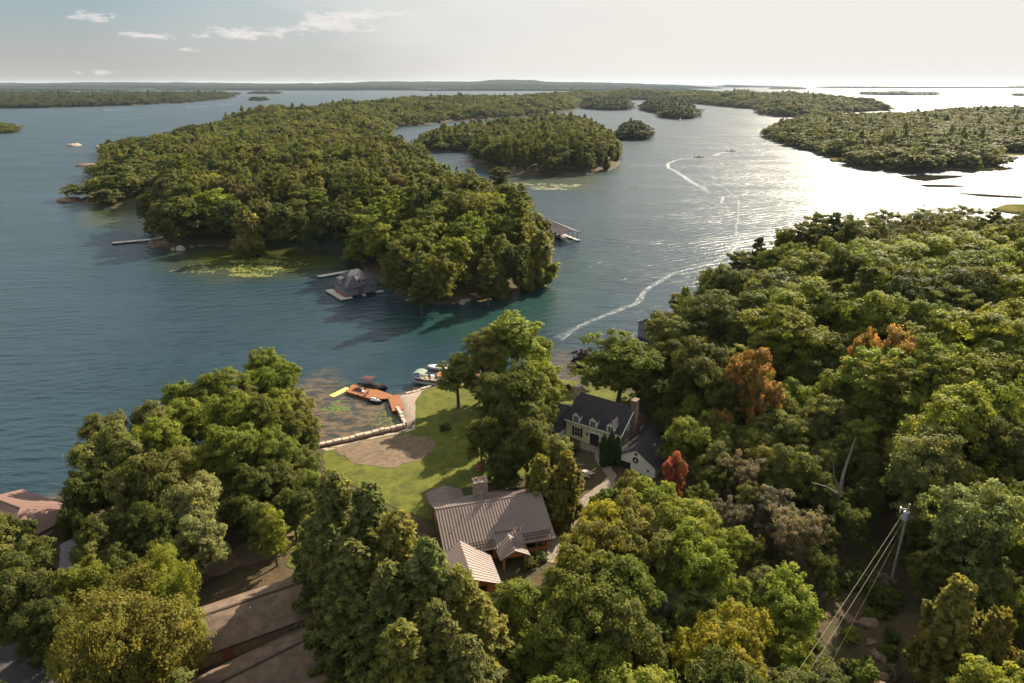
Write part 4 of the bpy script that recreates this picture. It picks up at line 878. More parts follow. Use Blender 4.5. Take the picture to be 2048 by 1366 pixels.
STONE = principled('rubble_stone', (.42, .34, .27), .9, .2, noise=(2.6, 0, (.20, .155, .12), .4, .6), bump=(3., .15))
BROWNSTONE = principled('brown_stone_wall', (.24, .16, .11), .9, .2, noise=(2.6, 0, (.13, .09, .065), .4, .6), bump=(3., .12))
GLASS = principled('dark_window_glass', (.02, .022, .026), .08, .6)
DECKO = board_mat('orange_decking', (.30, .12, .05), 6., 1, .7, .45)
DECKG = board_mat('grey_decking', (.56, .50, .45), 5., 0, .8, .5)
DECKR = board_mat('reddish_decking', (.46, .30, .24), 5., 0, .8, .5)
DARKW = principled('dark_timber', (.07, .045, .03), .85, noise=(3., .4))
BOARDV = board_mat('vertical_board_siding', (.30, .21, .12), 4., 0)
DOORM = principled('red_brown_door', (.30, .10, .045), .6, noise=(4., .2))
CONC = principled('concrete', (.40, .36, .33), .9, .2, noise=(1.5, .25))
RUBBER = principled('black_canvas', (.030, .024, .024), .8, .2, noise=(3., .3))
CLAY = principled('clay_pot', (.42, .17, .09), .8)
GALV = principled('galvanised_steel', (.42, .47, .55), .45, .5, .3)
WINEM = principled('wine_canvas', (.105, .045, .045), .8, .2, noise=(2., .3))
HULLW = principled('white_gelcoat', (.78, .77, .74), .25, .5)
HULLK = principled('black_gelcoat', (.025, .025, .03), .25, .5)
TAN = principled('tan_vinyl', (.55, .40, .22), .6, .3)
GREENC = principled('grey_green_canvas', (.24, .28, .21), .8, .2)
YEL = principled('yellow_foam', (.75, .70, .16), .7, .2)
YEL2 = principled('yellow_board', (.70, .55, .22), .7, .2)
SKIN = principled('skin', (.5, .3, .2), .6)
REDF = principled('red_flowers', (.55, .03, .06), .8)
FOAM = None

# ------------------------------------------------------------------ the metal roofed cabin
def window(parent, x, y, z, w_, h_, face=-1, ax='x', frame=None, panes=(2, 2), name='window'):
    """framed window on a wall facing -y (face=-1), +x (ax='y')"""
    f = MB(); t = .07; g = MB()
    def bx(m, a0, a1, d0, d1, z0, z1):
        lo, hi = sorted((d0*-face, d1*-face)) if ax == 'x' else sorted((d0*face, d1*face))
        if ax == 'x': m.box(x+a0, x+a1, y-hi if face < 0 else y-hi, y-lo, z0, z1)
        else: m.box(x+lo, x+hi, y+a0, y+a1, z0, z1)
    W2 = w_/2
    for a0, a1, z0, z1 in ((-W2-t, -W2, z-t, z+h_+t), (W2, W2+t, z-t, z+h_+t), (-W2, W2, z-t, z), (-W2, W2, z+h_, z+h_+t)): bx(f, a0, a1, .0, .09, z0, z1)
    for i in range(1, panes[0]): c = -W2+w_*i/panes[0]; bx(f, c-.02, c+.02, .0, .06, z, z+h_)
    for i in range(1, panes[1]): c = z+h_*i/panes[1]; bx(f, -W2, W2, .001, .055, c-.02, c+.02)
    bx(g, -W2, W2, .0, .03, z, z+h_)
    o = f.build(name, frame or WHITE, parent); g.build('pane', GLASS, o); return o
g0 = float(M.z(-3.35, 85.5)); print('cabin ground', g0)
cab = empty('metal_roofed_cabin', (-3.35, 85.5, 0), math.radians(16), 'wooden cabin under a big ribbed taupe metal roof with a stone chimney', 'house')
MB().gable(-7.3, 7.3, -6.1, 6.1, .6, 4.55, 7.2).build('wall', CEDARW, cab)
roof = roof2('roof', METAL, cab, -8, 8, -6.95, 6.95, 4.4, 7.65, .18, .43, ribh=.075)
ch = MB().box(-1.45, .55, 3.1, 4.6, 5., 8.75).box(-1.55, .65, 3.0, 4.7, 8.75, 8.95).build('chimney', STONE, cab)
for x_ in (-1.0, .1): MB().cyl(x_, 3.85, 8.95, 9.4, .17, 10, .14).build('chimney_pot', CLAY, ch)
cr_ = MB(); cr_.slab([(-1.6, 3.0, 5.9), (.7, 3.0, 5.9), (-.45, 3.0, 6.9), (-.45, 3.0, 6.91)], .01)
MB().hexa([(-1.45, 2.9, 5.9), (.55, 2.9, 5.9), (-.45, 1.6, 6.4)], [(-1.45, 3.1, 6.1), (.55, 3.1, 6.1), (-.45, 3.1, 7.1)]).build('chimney_saddle', METAL, cab)
bp = MB(); bp.slab([(-8.0, 9.4, 4.45), (-8.0, 6.6, 4.45), (-5.2, 3.2, 6.15), (-5.2, 8.2, 6.15)], .12, .43); bp.slab([(-2.4, 6.6, 4.45), (-2.4, 9.0, 4.45), (-5.2, 8.2, 6.15), (-5.2, 3.2, 6.15)], .12, .43)
bp.build('back_porch_roof', METAL, cab)
for x_ in (-7.6, -2.8): MB().box(x_-.1, x_+.1, 8.7, 8.9, .6, 4.4).build('post', CEDARW, cab)
# front porch with its own little gable
pr = MB(); pr.slab([(-.85, -6.6, 4.15), (-.85, -9.3, 4.15), (1.3, -9.5, 5.45), (1.3, -5.4, 5.45)], .12, .4); pr.slab([(3.45, -9.3, 4.15), (3.45, -6.6, 4.15), (1.3, -5.4, 5.45), (1.3, -9.5, 5.45)], .12, .4)
pr.build('porch_roof', METAL, cab)
MB().hexa([(-.4, -9.05, 4.15), (3.0, -9.05, 4.15), (1.3, -9.05, 5.2)], [(-.4, -8.95, 4.15), (3.0, -8.95, 4.15), (1.3, -8.95, 5.2)]).build('porch_gable', CEDARW, cab)
for x_ in (-.2, 2.8): MB().box(x_-.13, x_+.13, -9.1, -8.84, .6, 4.2).build('post', CEDARW, cab)
MB().box(-.9, 3.5, -9.3, -6.1, .6, g0+.18).build('porch_floor', CONC, cab)
d_ = MB().box(.7, 1.9, -6.2, -6.08, g0+.18, g0+2.3).build('door', DARKW, cab); MB().box(1.75, 1.8, -6.27, -6.2, g0+1.1, g0+1.25).build('handle', GALV, d_)
for x_ in (-6.2, 4.6, 6.2): window(cab, x_, -6.1, g0+1., 1.2, 1.1, frame=DARKW)
window(cab, -1.6, -6.1, g0+1., 1.0, 1.1, frame=DARKW)
for y_ in (-2.5, 2.5): window(cab, 7.3, y_, g0+1., 1.3, 1.1, face=1, ax='y', frame=DARKW); window(cab, -7.3, y_, g0+1., 1.3, 1.1, face=-1, ax='y', frame=DARKW)
# side wing: ridge runs to the front, ribs run down to the right
wg = MB(); wg.slab([(-1.75, -13.6, 3.95), (-1.75, -7.6, 3.95), (-5.6, -5.2, 5.55), (-5.6, -13.6, 5.55)], .14, .43); wg.slab([(-9.4, -7.4, 3.95), (-9.4, -13.6, 3.95), (-5.6, -13.6, 5.55), (-5.6, -5.2, 5.55)], .14, .43)
wg.build('wing_roof', METAL, cab)
MB().gable(-9., -2.2, -13.2, -6., .6, 3.85, 5.3, 'y').build('wing_wall', CEDARW, cab)
window(cab, -4.4, -13.2, g0+.9, 1.2, 1.1, frame=DARKW)
# lattice snow guards along the front eave, a whip aerial and a roof bracket
def guard(x0, x1):
    m = MB(); k = int((x1-x0)/.42)
    zz = lambda y: 4.4+(y+6.95)*3.25/6.95
    for dy in (-6.55, -6.15, -5.75): m.box(x0, x1, dy-.03, dy+.03, zz(dy)+.16, zz(dy)+.22)
    for i in range(k+1):
        x = x0+(x1-x0)*i/k; m.tube([(x, -6.7, zz(-6.7)+.05), (x+.2, -6.15, zz(-6.15)+.26), (x, -5.6, zz(-5.6)+.05)], .028, 4)
    return m.build('snow_guard', DARKW, cab)
guard(-5.2, -.9); guard(3.4, 7.4)
MB().tube([(-4.6, -2.2, 6.5), (-4.6, -2.2, 7.5)], .03, 5).dome(-4.6, -2.2, 7.5, .1, .12).build('roof_aerial', DARKW, cab)
MB().box(-.4, 3.0, -5.05, -4.97, 5.55, 5.62).box(-.4, -.32, -5.05, -4.97, 5.3, 5.95).box(2.92, 3.0, -5.05, -4.97, 5.3, 5.95).build('roof_rail', DARKW, cab)

# ------------------------------------------------------------------ cream house, its left ell and the garage
yh = empty('cream_house', (17.94, 116.9, 0), math.radians(-35), 'cream clapboard house with dark shingle roof, three white dormers and two end chimneys', 'house')
gy = 1.5
MB().gable(-5.75, 5.75, -5.0, 5.0, .7, 5.35, 8.6).build('wall', CREAM, yh)
roof2('roof', SLATE, yh, -6., 5.95, -5.35, 5.35, 5.35, 9.05, .2)
MB().hexa([(5.76, -4.95, .7), (5.9, -4.95, .7), (5.9, 4.95, .7), (5.76, 4.95, .7)], [(5.76, -4.95, 5.3), (5.9, -4.95, 5.3), (5.9, 4.95, 5.3), (5.76, 4.95, 5.3)]).hexa([(5.76, -4.9, 5.3), (5.9, -4.9, 5.3), (5.9, 4.9, 5.3), (5.76, 4.9, 5.3)], [(5.76, -.1, 8.6), (5.9, -.1, 8.6), (5.9, .1, 8.6), (5.76, .1, 8.6)]).build('stone_gable', BROWNSTONE, yh)
MB().box(5.4, 6.35, -.9, .5, .7, 10.5).box(5.32, 6.43, -.98, .58, 10.5, 10.7).build('chimney', BROWNSTONE, yh)
MB().box(-6.8, -5.6, -.75, .75, .7, 10.3).build('chimney', STONE, yh)
tr_ = MB().box(-6., 6., -5.42, -5.3, 5.12, 5.36); tr_.hexa([(5.93, -5.4, 5.2), (6.05, -5.4, 5.2), (6.05, -.0, 8.9), (5.93, -.0, 8.9)], [(5.93, -5.4, 5.38), (6.05, -5.4, 5.38), (6.05, -.0, 9.09), (5.93, -.0, 9.09)]); tr_.build('eaves_trim', WHITE, yh)
for x_ in (-3.6, .0, 3.6):
    dm = MB().gable(x_-.8, x_+.8, -5.12, -2.9, 4.7, 6.75, 7.5, 'y').build('dormer', WHITE, yh)
    roof2('dormer_roof', SLATE, dm, x_-1., x_+1., -5.3, -2.0, 6.62, 7.62, .1, ax='y')
    window(dm, x_, -5.12, 5.0, .95, 1.5, panes=(2, 3), frame=WHITE)
wn_ = window(yh, -3.3, -5.0, 2.5, 1.1, 1.7, panes=(2, 2))
for sx_ in (-4.15, -2.45): MB().box(sx_-.25, sx_+.25, -5.07, -5.0, 2.4, 4.3).build('shutter', HULLK, yh)
d_ = MB().box(-.55, 1.35, -5.1, -4.98, gy+.1, gy+2.5).build('door', HULLK, yh); MB().box(-.7, -.56, -5.14, -5., gy+.1, gy+2.65).box(1.36, 1.5, -5.14, -5., gy+.1, gy+2.65).box(-.7, 1.5, -5.15, -5., gy+2.52, gy+2.7).build('door_frame', WHITE, d_)
window(yh, 3.6, -5.0, 2.6, 1.0, 1.6)
for x_ in (-1.15, 2.0): MB().box(x_-.12, x_+.12, -5.2, -5., 3.3, 3.75).build('wall_lamp', HULLK, yh)
for y_, z_ in ((-3.2, 2.4), (3.4, 2.4), (-2.6, 5.5)): window(yh, 5.9, y_, z_, .8, 1.2, face=1, ax='y')
# ell on the left with a small glazed gable
MB().gable(-10.6, -5.75, -4.3, 3.4, .7, 3.5, 5.2, 'x').build('ell_wall', CREAM, yh)
roof2('ell_roof', SLATE, yh, -10.9, -5.7, -5., 3.8, 3.6, 5.6, .15)
MB().gable(-9.6, -6.2, -7.6, -4.3, .7, 3.4, 4.5, 'y').build('porch_wall', WHITE, yh); roof2('porch_roof', SLATE, yh, -9.9, -5.9, -7.9, -3.5, 3.35, 4.75, .12, ax='y')
for x_ in (-8.9, -7.9, -6.9): window(yh, x_, -7.6, 1.9, .8, 1.5, panes=(1, 2))
MB().box(-3., 2.6, -7.4, -5.1, .9, gy+.12).build('patio', STONEPATH, yh)

gar = empty('white_gabled_garage', (25.1, 108.6, 0), math.radians(55), 'white gabled garage with a dark shingle roof beside the cream house', 'garage')
MB().gable(-6.4, 6.4, -3.7, 3.7, .9, 3.6, 5.9).build('wall', WHITE, gar)
gr_ = roof2('roof', SLATE, gar, -6.7, 6.7, -4.2, 4.2, 3.5, 6.15, .16)
for k in range(3): MB().box(4.2+k*.8, 4.55+k*.8, -.95, -.55, 5.6, 6.0).build('roof_vent', WHITE, gar)
MB().box(-2.2, -1.9, -1.6, -1.3, 5.0, 5.5).build('roof_pipe', GALV, gar)
MB().tube([(-6.5, 0, 5.05), (-6.38, 0, 5.05)], .27, 16).build('round_window', GLASS, gar)
mw = bpy.data.meshes.new('wreath')
tw = Tubes(); tw.add([(-6.5, .42*math.cos(a*math.pi/8), 3.9+.42*math.sin(a*math.pi/8)) for a in range(17)], [.13]*17, 6)
link('wreath', tw.mesh('wreath', LEAF), None, gar).color = (.05, .08, .03, 1)
gd = MB().box(-6.46, -6.38, .9, 2.9, 1.2, 3.0).build('garage_door', HULLK, gar)
MB().tube([(-6.5, -2.4, 2.6), (-6.38, -2.4, 2.6)], .2, 12).tube([(-6.5, 3.2, 3.2), (-6.38, 3.2, 3.2)], .16, 12).build('wall_lamp', HULLK, gar)
br_ = empty('dark_roofed_link', (24.0, 113.6, 0), math.radians(-35), 'low dark flat roofed link between the cream house and the garage', 'outbuilding')
MB().box(-.3, 4.6, -2.6, 1.4, .9, 3.1).build('wall', CREAM, br_); MB().box(-.2, 4.9, -2.9, 1.7, 3.1, 3.3).build('roof', SLATE, br_)

# clipped columns in front of the garage
for i, (x, y, h) in enumerate(((16.1, 104.9, 6.3), (17.4, 105.2, 6.9), (18.5, 105.3, 5.7))):
    cm, tm = P_ARBOR[i % 2]; r = empty('columnar_cedar', (x, y, float(M.z(x, y))), i*1.3, ['left one of the three dark green clipped columns in front of the cream house', 'tallest, middle one of the three dark green clipped columns', 'shortest clipped column, nearest the white garage'][i], 'columnar cedar', 'clipped columns by the cream house')
    r.scale = (1.15, 1.15, h/6)
    c_ = bpy.data.objects.new('crown', cm); col.objects.link(c_); c_.parent = r; c_.color = (.045, .075, .02, 1)
    t_ = bpy.data.objects.new('trunk', tm); col.objects.link(t_); t_.parent = r

# ------------------------------------------------------------------ brown sheds, bottom left
def shed(name, x, y, ang, L, Wd, ze, zr, label, x0=0.):
    e = empty(name, (x, y, 0), ang, label, 'shed', 'brown sheds at the bottom left')
    MB().gable(-L+.4, -.4, -Wd/2+.45, Wd/2-.45, 1.5, ze-.02, zr-.25).build('wall', BOARDV, e)
    # softly curved felt roof
    m = MB(); n = 8; pts = []
    for i in range(n+1):
        t = -1+2*i/n; pts.append((t*Wd/2, ze+(zr-ze)*(1-abs(t)**1.55)))
    for i in range(n):
        (ya, za), (yb, zb) = pts[i], pts[i+1]; m.hexa([(-L, ya, za-.16), (0, ya, za-.16), (0, yb, zb-.16), (-L, yb, zb-.16)], [(-L, ya, za), (0, ya, za), (0, yb, zb), (-L, yb, zb)])
    rf_ = m.build('roof', SHED_ROOF, e)
    MB().box(-L-.05, .05, -.16, .16, zr-.02, zr+.07).build('ridge_cap', DARKW, rf_)
    for s_ in (-1, 1): MB().box(-L, .05, s_*Wd/2-.06, s_*Wd/2+.06, ze-.2, ze-.02).build('gutter', DARKW, e)
    return e
a_ = math.radians(30)
s1 = shed('long_brown_shed', -26.1, 68.9, a_, 17, 8.4, 4.9, 6.9, 'long brown felt roofed shed with a red-brown door, furthest back of the sheds')
MB().box(-10.4, -9.1, -3.86, -3.74, 2.4, 4.5).build('door', DOORM, s1); MB().tube([(-6.5, -1.6, 6.3), (-6.5, -1.6, 7.1)], .1, 8).build('vent_pipe', GALV, s1)
window(s1, -1.6, -3.75, 3.6, .8, .6); MB().box(-.08, .08, -4.3, -3.9, 4.75, 4.95).build('gutter_end', DARKW, s1)
a_ = math.radians(39)
s2 = shed('middle_brown_shed', -22.6, 62.2, a_, 18, 7.6, 3.8, 5.1, 'brown felt roofed shed between the long shed and the frame bottom')
s3 = shed('front_brown_shed', -18.4, 56.0, math.radians(36), 17, 8., 3.6, 4.7, 'lowest brown felt roof cut off by the bottom edge of the frame')

# ------------------------------------------------------------------ pink roofed boathouse at the left edge
lb = empty('pink_roofed_boathouse', (-74.2, 85.4, 0), math.radians(-24), 'boathouse with a large pinkish hipped metal roof at the left frame edge', 'boathouse')
MB().box(-6.6, 6.2, -5.2, 5.2, -.8, 4.1).build('wall', BOARDV, lb)
hp = MB(); E_ = [(-7.2, -6., 4.2), (6.8, -6., 4.2), (6.8, 6., 4.2), (-7.2, 6., 4.2)]; R1, R2 = (-4., 0, 7.2), (3.0, 0, 7.2)
hp.slab([E_[0], E_[1], R2, R1], .14, 1.1, .03); hp.slab([E_[2], E_[3], R1, R2], .14, 1.1, .03); hp.hexa([E_[1], E_[2], R2], [(p[0]+.01, p[1], p[2]+.05) for p in (E_[1], E_[2], R2)]); hp.hexa([E_[0], R1, E_[3]], [(p[0]-.01, p[1], p[2]+.05) for p in (E_[0], R1, E_[3])])
hp.build('roof', METALP, lb)
MB().box(-4., 3.0, -.08, .08, 7.15, 7.3).build('ridge_cap', DARKW, lb)
MB().slab([(6.9, -5.2, 3.3), (6.9, 1.5, 3.3), (6.1, 1.5, 4.05), (6.1, -5.2, 4.05)], .1, .35).build('lean_to_roof', METAL, lb)
MB().box(6.25, 8.6, -5, 3, -.6, 1.2).build('side_deck', DECKG, lb); window(lb, 6.2, -2., 2., 1.5, 1.1, face=1, ax='y')
MB().box(8.5, 8.58, -5, 3, 2.1, 2.18).box(8.5, 8.58, -5, -4.92, 1.2, 2.15).box(8.5, 8.58, 2.92, 3, 1.2, 2.15).box(8.5, 8.58, -1.1, -1, 1.2, 2.15).build('railing', DARKW, lb)

# ------------------------------------------------------------------ island boathouse with docks
ib = empty('grey_island_boathouse', (-51.2, 216.6, 0), math.radians(36), 'grey two storey boathouse with hipped dormered roof on a pale deck by the island', 'boathouse')
MB().box(-5.6, 5.0, -4.2, 4.6, .9, 3.6).build('wall', GREYW, ib)
E_ = [(-6.1, -4.7, 3.5), (5.5, -4.7, 3.5), (5.5, 5.1, 3.5), (-6.1, 5.1, 3.5)]; K_ = [(-3.6, -2.1, 6.9), (3.0, -2.1, 6.9), (3.0, 2.5, 6.9), (-3.6, 2.5, 6.9)]; R1, R2 = (-1.6, .2, 8.2), (1.1, .2, 8.2)
hp = MB()
for i in range(4): j = (i+1) % 4; hp.slab([E_[i], E_[j], K_[j], K_[i]], .14)
hp.slab([K_[0], K_[1], R2, R1], .12); hp.slab([K_[2], K_[3], R1, R2], .12); hp.slab([K_[1], K_[2], R2, R2], .12); hp.slab([K_[3], K_[0], R1, R1], .12)
hp.build('roof', GREYROOF, ib)
dm = MB().box(-1.6, 1.6, -4.3, -2., 4.2, 6.0).build('dormer', GREYW, ib); MB().slab([(-1.9, -4.6, 5.95), (1.9, -4.6, 5.95), (1.5, -1.6, 6.9), (-1.5, -1.6, 6.9)], .1).build('dormer_roof', GREYROOF, dm)
for x_ in (-.8, .8): window(dm, x_, -4.3, 4.6, 1.0, .95, panes=(2, 1))
dm = MB().box(-5.5, -3.2, -1.2, 1.8, 4.2, 6.0).build('dormer', GREYW, ib); MB().slab([(-5.8, 2.1, 5.95), (-5.8, -1.5, 5.95), (-2.8, -1.2, 6.8), (-2.8, 1.8, 6.8)], .1).build('dormer_roof', GREYROOF, dm)
for y_ in (-.4, 1.0): window(dm, -5.5, y_, 4.7, .9, .9, face=-1, ax='y', panes=(2, 1))
MB().box(-7.9, -5.65, -5.6, 7.2, .35, .75).build('deck', DECKG, ib); MB().box(-7.9, -7.6, -5.6, 7.2, -.3, .34).build('deck_fascia', DARKW, ib)
MB().box(-5.6, -3.9, -5.6, -4.2, .35, .74).box(5.05, 7.4, -5.0, -3.4, .3, .72).box(-.4, .9, -5.3, -4.2, .3, .72).build('front_landing', DECKG, ib)
for y_ in (-3.4, -1.4, .6, 2.6): MB().dome(-5.9, y_, .76, .32, .75, 7, 3).build('flower_box', REDF, ib)
MB().box(-1.0, .4, -4.3, -4.2, 1.1, 3.1).build('door', GREYROOF, ib)
for x_ in (-2.6, 2.8): MB().box(x_-1.2, x_+1.2, -4.28, -4.2, .1, .9).build('slip_opening', HULLK, ib)

def deckbox(name, p, q, width, z, mat, label, cat='dock', th=.3, posts=True, group=None):
    p = Vector((p[0], p[1], 0)); q = Vector((q[0], q[1], 0)); L = (q-p).length; ang = math.atan2((q-p).y, (q-p).x)
    e = empty(name, (p.x, p.y, 0), ang, label, cat, group)
    MB().box(0, L, -width/2, width/2, z-.08, z).build('deck', mat, e)
    MB().box(.02, L-.02, -width/2+.03, width/2-.03, z-th-.08, z-.081).build('frame', DARKW, e)
    if posts:
        n = max(2, int(L/5))
        for i in range(n+1):
            x = .2+(L-.4)*i/n
            MB().cyl(x, -width/2-.1, -2, z+.25, .11, 8).build('post', DARKW, e); MB().cyl(x, width/2+.1, -2, z+.25, .11, 8).build('post', DARKW, e)
    return e
def A2(px, py, z=.5): q = at(px, py, z); return (q.x, q.y)
deckbox('floating_dock', A2(636, 553), A2(706, 541), 2.6, .55, DECKG, 'pale floating dock reaching left from the grey island boathouse')
deckbox('long_dock', A2(224, 486), A2(302, 479), 3.4, .6, DECKG, 'long bare dock sticking out left from the island into the open lake')
deckbox('gangway', A2(303, 479), A2(328, 474), 1.4, .62, DECKG, 'narrow gangway joining the long bare dock to the rocky point', 'gangway', posts=False)
dk = deckbox('sun_deck', A2(948, 592, 1), A2(1012, 577, 1), 5.2, 1.1, DECKR, 'reddish timber sun deck along the island shore beneath cedars', 'deck', .5)
deckbox('swim_float', A2(957, 603, .2), A2(982, 597, .2), 1.7, .22, YEL2, 'yellow swim float beside the reddish sun deck', 'float', .1, False)
pier = empty('stone_pier', (*A2(1074, 549), 0), .3, 'small square stone pier at the right shore of the near island', 'pier')
MB().box(-1.8, 1.8, -1.3, 1.3, -1.5, .9).build('base', STONE, pier); MB().box(-1.7, 1.7, -1.2, 1.2, .9, 1.15).build('cap', CONC, pier)
MB().box(-1.8, 1.8, 1.3, 4.5, .5, .75).build('gangplank', DECKG, pier)
deckbox('shore_dock', (29.6, 144.4), (34.8, 145.6), 3., .6, DECKG, 'grey dock seen between trees right of the big maple behind the cream house')
deckbox('islet_dock', A2(800, 318), A2(825, 317), 3., .6, DECKG, 'small grey dock at the narrow inlet behind the near island', posts=False)

# covered boat slip
bs = empty('covered_boat_slip', (20.6, 303.5, 0), math.radians(-65.5), 'open sided boat slip with dark pitched roof and thin posts, right tip of the island', 'boat shelter')
R0 = [(-12.5, 0, 6.5), (13., 0, 5.9)]
MB().slab([(-12.5, -5.2, 4.2), (12., -5.2, 4.0), (13., 0, 5.9), (-12.5, 0, 6.5)], .16).slab([(12., 5., 4.0), (-12.5, 5., 4.2), (-12.5, 0, 6.5), (13., 0, 5.9)], .16).build('roof', principled('shelter_roof', (.07, .055, .06), .6, .3, noise=(.6, .2)), bs)
MB().hexa([(-12.5, .3, 6.4), (12.9, .3, 5.8), (12.1, 5.1, 3.95), (-12.5, 5.1, 4.15)], [(-12.5, .3, 6.55), (12.9, .3, 5.95), (12.1, 5.1, 4.12), (-12.5, 5.1, 4.32)]).build('pale_roof_edge', CONC, bs)
for i in range(6):
    for y_ in (-4.4, 4.2): MB().cyl(-10+i*4., y_, -1.5, 4.25, .12, 6).build('post', DARKW, bs)
MB().box(-11, 11.2, 3.4, 5., .3, .7).box(-12, -9.5, -4.6, 3.4, .3, .7).build('walkway', DECKG, bs); MB().box(9.6, 11.2, 1.2, 5.02, -.4, .3).build('end_float', principled('dark_green_paint', (.01, .06, .035), .5), bs)

# low house hidden in the island trees: only its chimney and a strip of roof show
ih = empty('island_house', (-16.5, 266, float(A.z(-16.5, 266))), .2, 'grey roofed house with a stone chimney among the crowns of the near island', 'house')
MB().gable(-6, 6, -4, 4, -.5, 6.5, 9.3).build('wall', BOARDV, ih); roof2('roof', GREYROOF, ih, -6.4, 6.4, -4.5, 4.5, 6.4, 9.5, .15); MB().box(-4.4, -2.9, -3.6, -2.2, 0, 11.5).build('chimney', STONE, ih)
gs = empty('grey_shore_boathouse', (40.0, 175.5, 0), math.radians(35), 'boathouse with grey shingle roof half hidden behind trees on the right shore', 'boathouse')
MB().gable(-4.2, 4.2, -3.6, 3.6, -.6, 3.9, 5.8).build('wall', GREYW, gs); roof2('roof', GREYROOF, gs, -4.6, 4.6, -4.1, 4.1, 3.9, 6.1, .14)
rc = empty('red_islet_cabin', (*A2(925, 300, 1), 0), .3, 'tiny red roofed hut on the shore of the round island', 'hut')
MB().box(-3, 3, -2, 2, 0, 2.).build('wall', BOARDV, rc); roof2('roof', principled('red_roof', (.35, .07, .04), .8), rc, -5., 5., -3.2, 3.2, 2., 3.2, .12)

# ------------------------------------------------------------------ stone wall, orange dock
def stone_run(name, pts, h, d, label, seed, zb=-1.2):
    rs_ = np.random.RandomState(seed); e = empty(name, (*W(pts[0]), 0), 0, label, 'stone wall'); o = Vector((*W(pts[0]), 0)); n = 0; top = MB(); bot = MB()
    for a, b in zip(pts[:-1], pts[1:]):
        a = Vector((*W(a), 0))-o; b = Vector((*W(b), 0))-o; L = (b-a).length; dr = (b-a).normalized(); nr = Vector((-dr.y, dr.x, 0)); t = 0
        while t < L-.2:
            l = min(rs_.uniform(.9, 1.9), L-t); c0 = a+dr*(t+.03); c1 = a+dr*(t+l-.05); dd = d*rs_.uniform(.85, 1.1); hh = h+rs_.uniform(-.08, .12); j = rs_.uniform(-.08, .08)
            f = [c0+nr*(j-dd/2), c1+nr*(j-dd/2), c1+nr*(j+dd/2), c0+nr*(j+dd/2)]; cc = (c0+c1)/2
            top.hexa([(p.x, p.y, h-.45) for p in f], [((p.x-cc.x)*.93+cc.x, (p.y-cc.y)*.9+cc.y, hh) for p in f])
            bot.hexa([(p.x, p.y, zb) for p in f], [((p.x-cc.x)*.97+cc.x, (p.y-cc.y)*.96+cc.y, h-.47) for p in f]); t += l
    top.build('capstones', principled(name+'_cap', (.50, .40, .31), .9, .2, noise=(1.2, .3), bump=(4., .08)), e); bot.build('base_stones', BROWNSTONE, e); return e
stone_run('stone_wall', [(612, 905), (641, 897), (700, 884), (760, 869), (811, 858)], 1.15, 1.0, 'straight pale stone retaining wall between the weedy cove and the lawn', 1)
stone_run('stone_wall', [(811, 856), (803, 838), (794, 822)], 1.15, .8, 'short stone wall running from the orange dock to the cove corner', 2)
stone_run('stone_wall', [(812, 794), (835, 788), (862, 779)], 1.0, .7, 'low line of shore stones right of the orange dock', 3)
od = empty('orange_dock', (0, 0, 0), 0, 'orange-stained timber dock with a bend and a wide ramp onto the gravel', 'dock')
def plate(parent, name, pts, z0, z1, mat): q = [at(a, b, z1) for a, b in pts]; return MB().hexa([(p.x, p.y, z0) for p in q], [(p.x, p.y, z1) for p in q]).build(name, mat, parent)
plate(od, 'outer_deck', [(692, 783), (743, 798), (752, 790), (748, 778), (716, 769), (704, 769)], .45, .62, DECKO)
plate(od, 'walkway', [(743, 797.9), (778, 797), (786, 790), (752, 778), (748.2, 778.1)], .455, .615, DECKO)
plate(od, 'wide_ramp', [(777, 798), (785, 822), (809, 818), (798, 789), (787, 790)], .75, .92, DECKO)
plate(od, 'deck_fascia', [(692, 784), (743, 799), (743.2, 797.5), (692, 782.5)], -.1, .44, DECKO)
plate(od, 'dark_mat', [(706, 781), (718, 786), (727, 781), (715, 775)], .622, .65, WINEM)
for px, py in ((693, 783), (716, 792), (742, 799), (716, 769), (748, 778), (779, 799), (786, 822)): q = at(px, py, .5); MB().cyl(q.x, q.y, -2, .9, .12, 8).build('post', DARKW, od)
sm = empty('swim_mat', (*A2(680, 784, .1), 0), math.atan2(*(lambda a, b: (b[1]-a[1], b[0]-a[0]))(A2(668, 789, .1), A2(692, 777, .1))), 'long bright yellow foam swim mat floating off the end of the orange dock', 'swim mat')
MB().box(-2.6, 2.6, -.75, .75, .0, .12).build('mat', YEL, sm); MB().cyl(-2.5, -.7, .1, .13, .06, 8).cyl(-2.5, .7, .1, .13, .06, 8).build('eyelets', DARKW, sm)
def deckchair(px, py, rz, label, mat):
    e = empty('deck_chair', (*A2(px, py, .62), .62), rz, label, 'deck chair', 'chairs on the orange dock')
    MB().box(-.3, .3, -.3, .3, .32, .38).build('seat', mat, e); MB().hexa([(-.3, .26, .34), (.3, .26, .34), (.3, .32, .34), (-.3, .32, .34)], [(-.3, .5, 1.), (.3, .5, 1.), (.3, .56, 1.), (-.3, .56, 1.)]).build('backrest', mat, e)
    for x in (-.28, .28):
        for y in (-.27, .27): MB().box(x-.03, x+.03, y-.03, y+.03, 0, .32).build('leg', mat, e)
deckchair(727, 785, .6, 'white chair on the orange dock, nearer the dark mat', WHITE); deckchair(733, 789, -1.2, 'pinkish chair on the orange dock beside the white one', METALP)

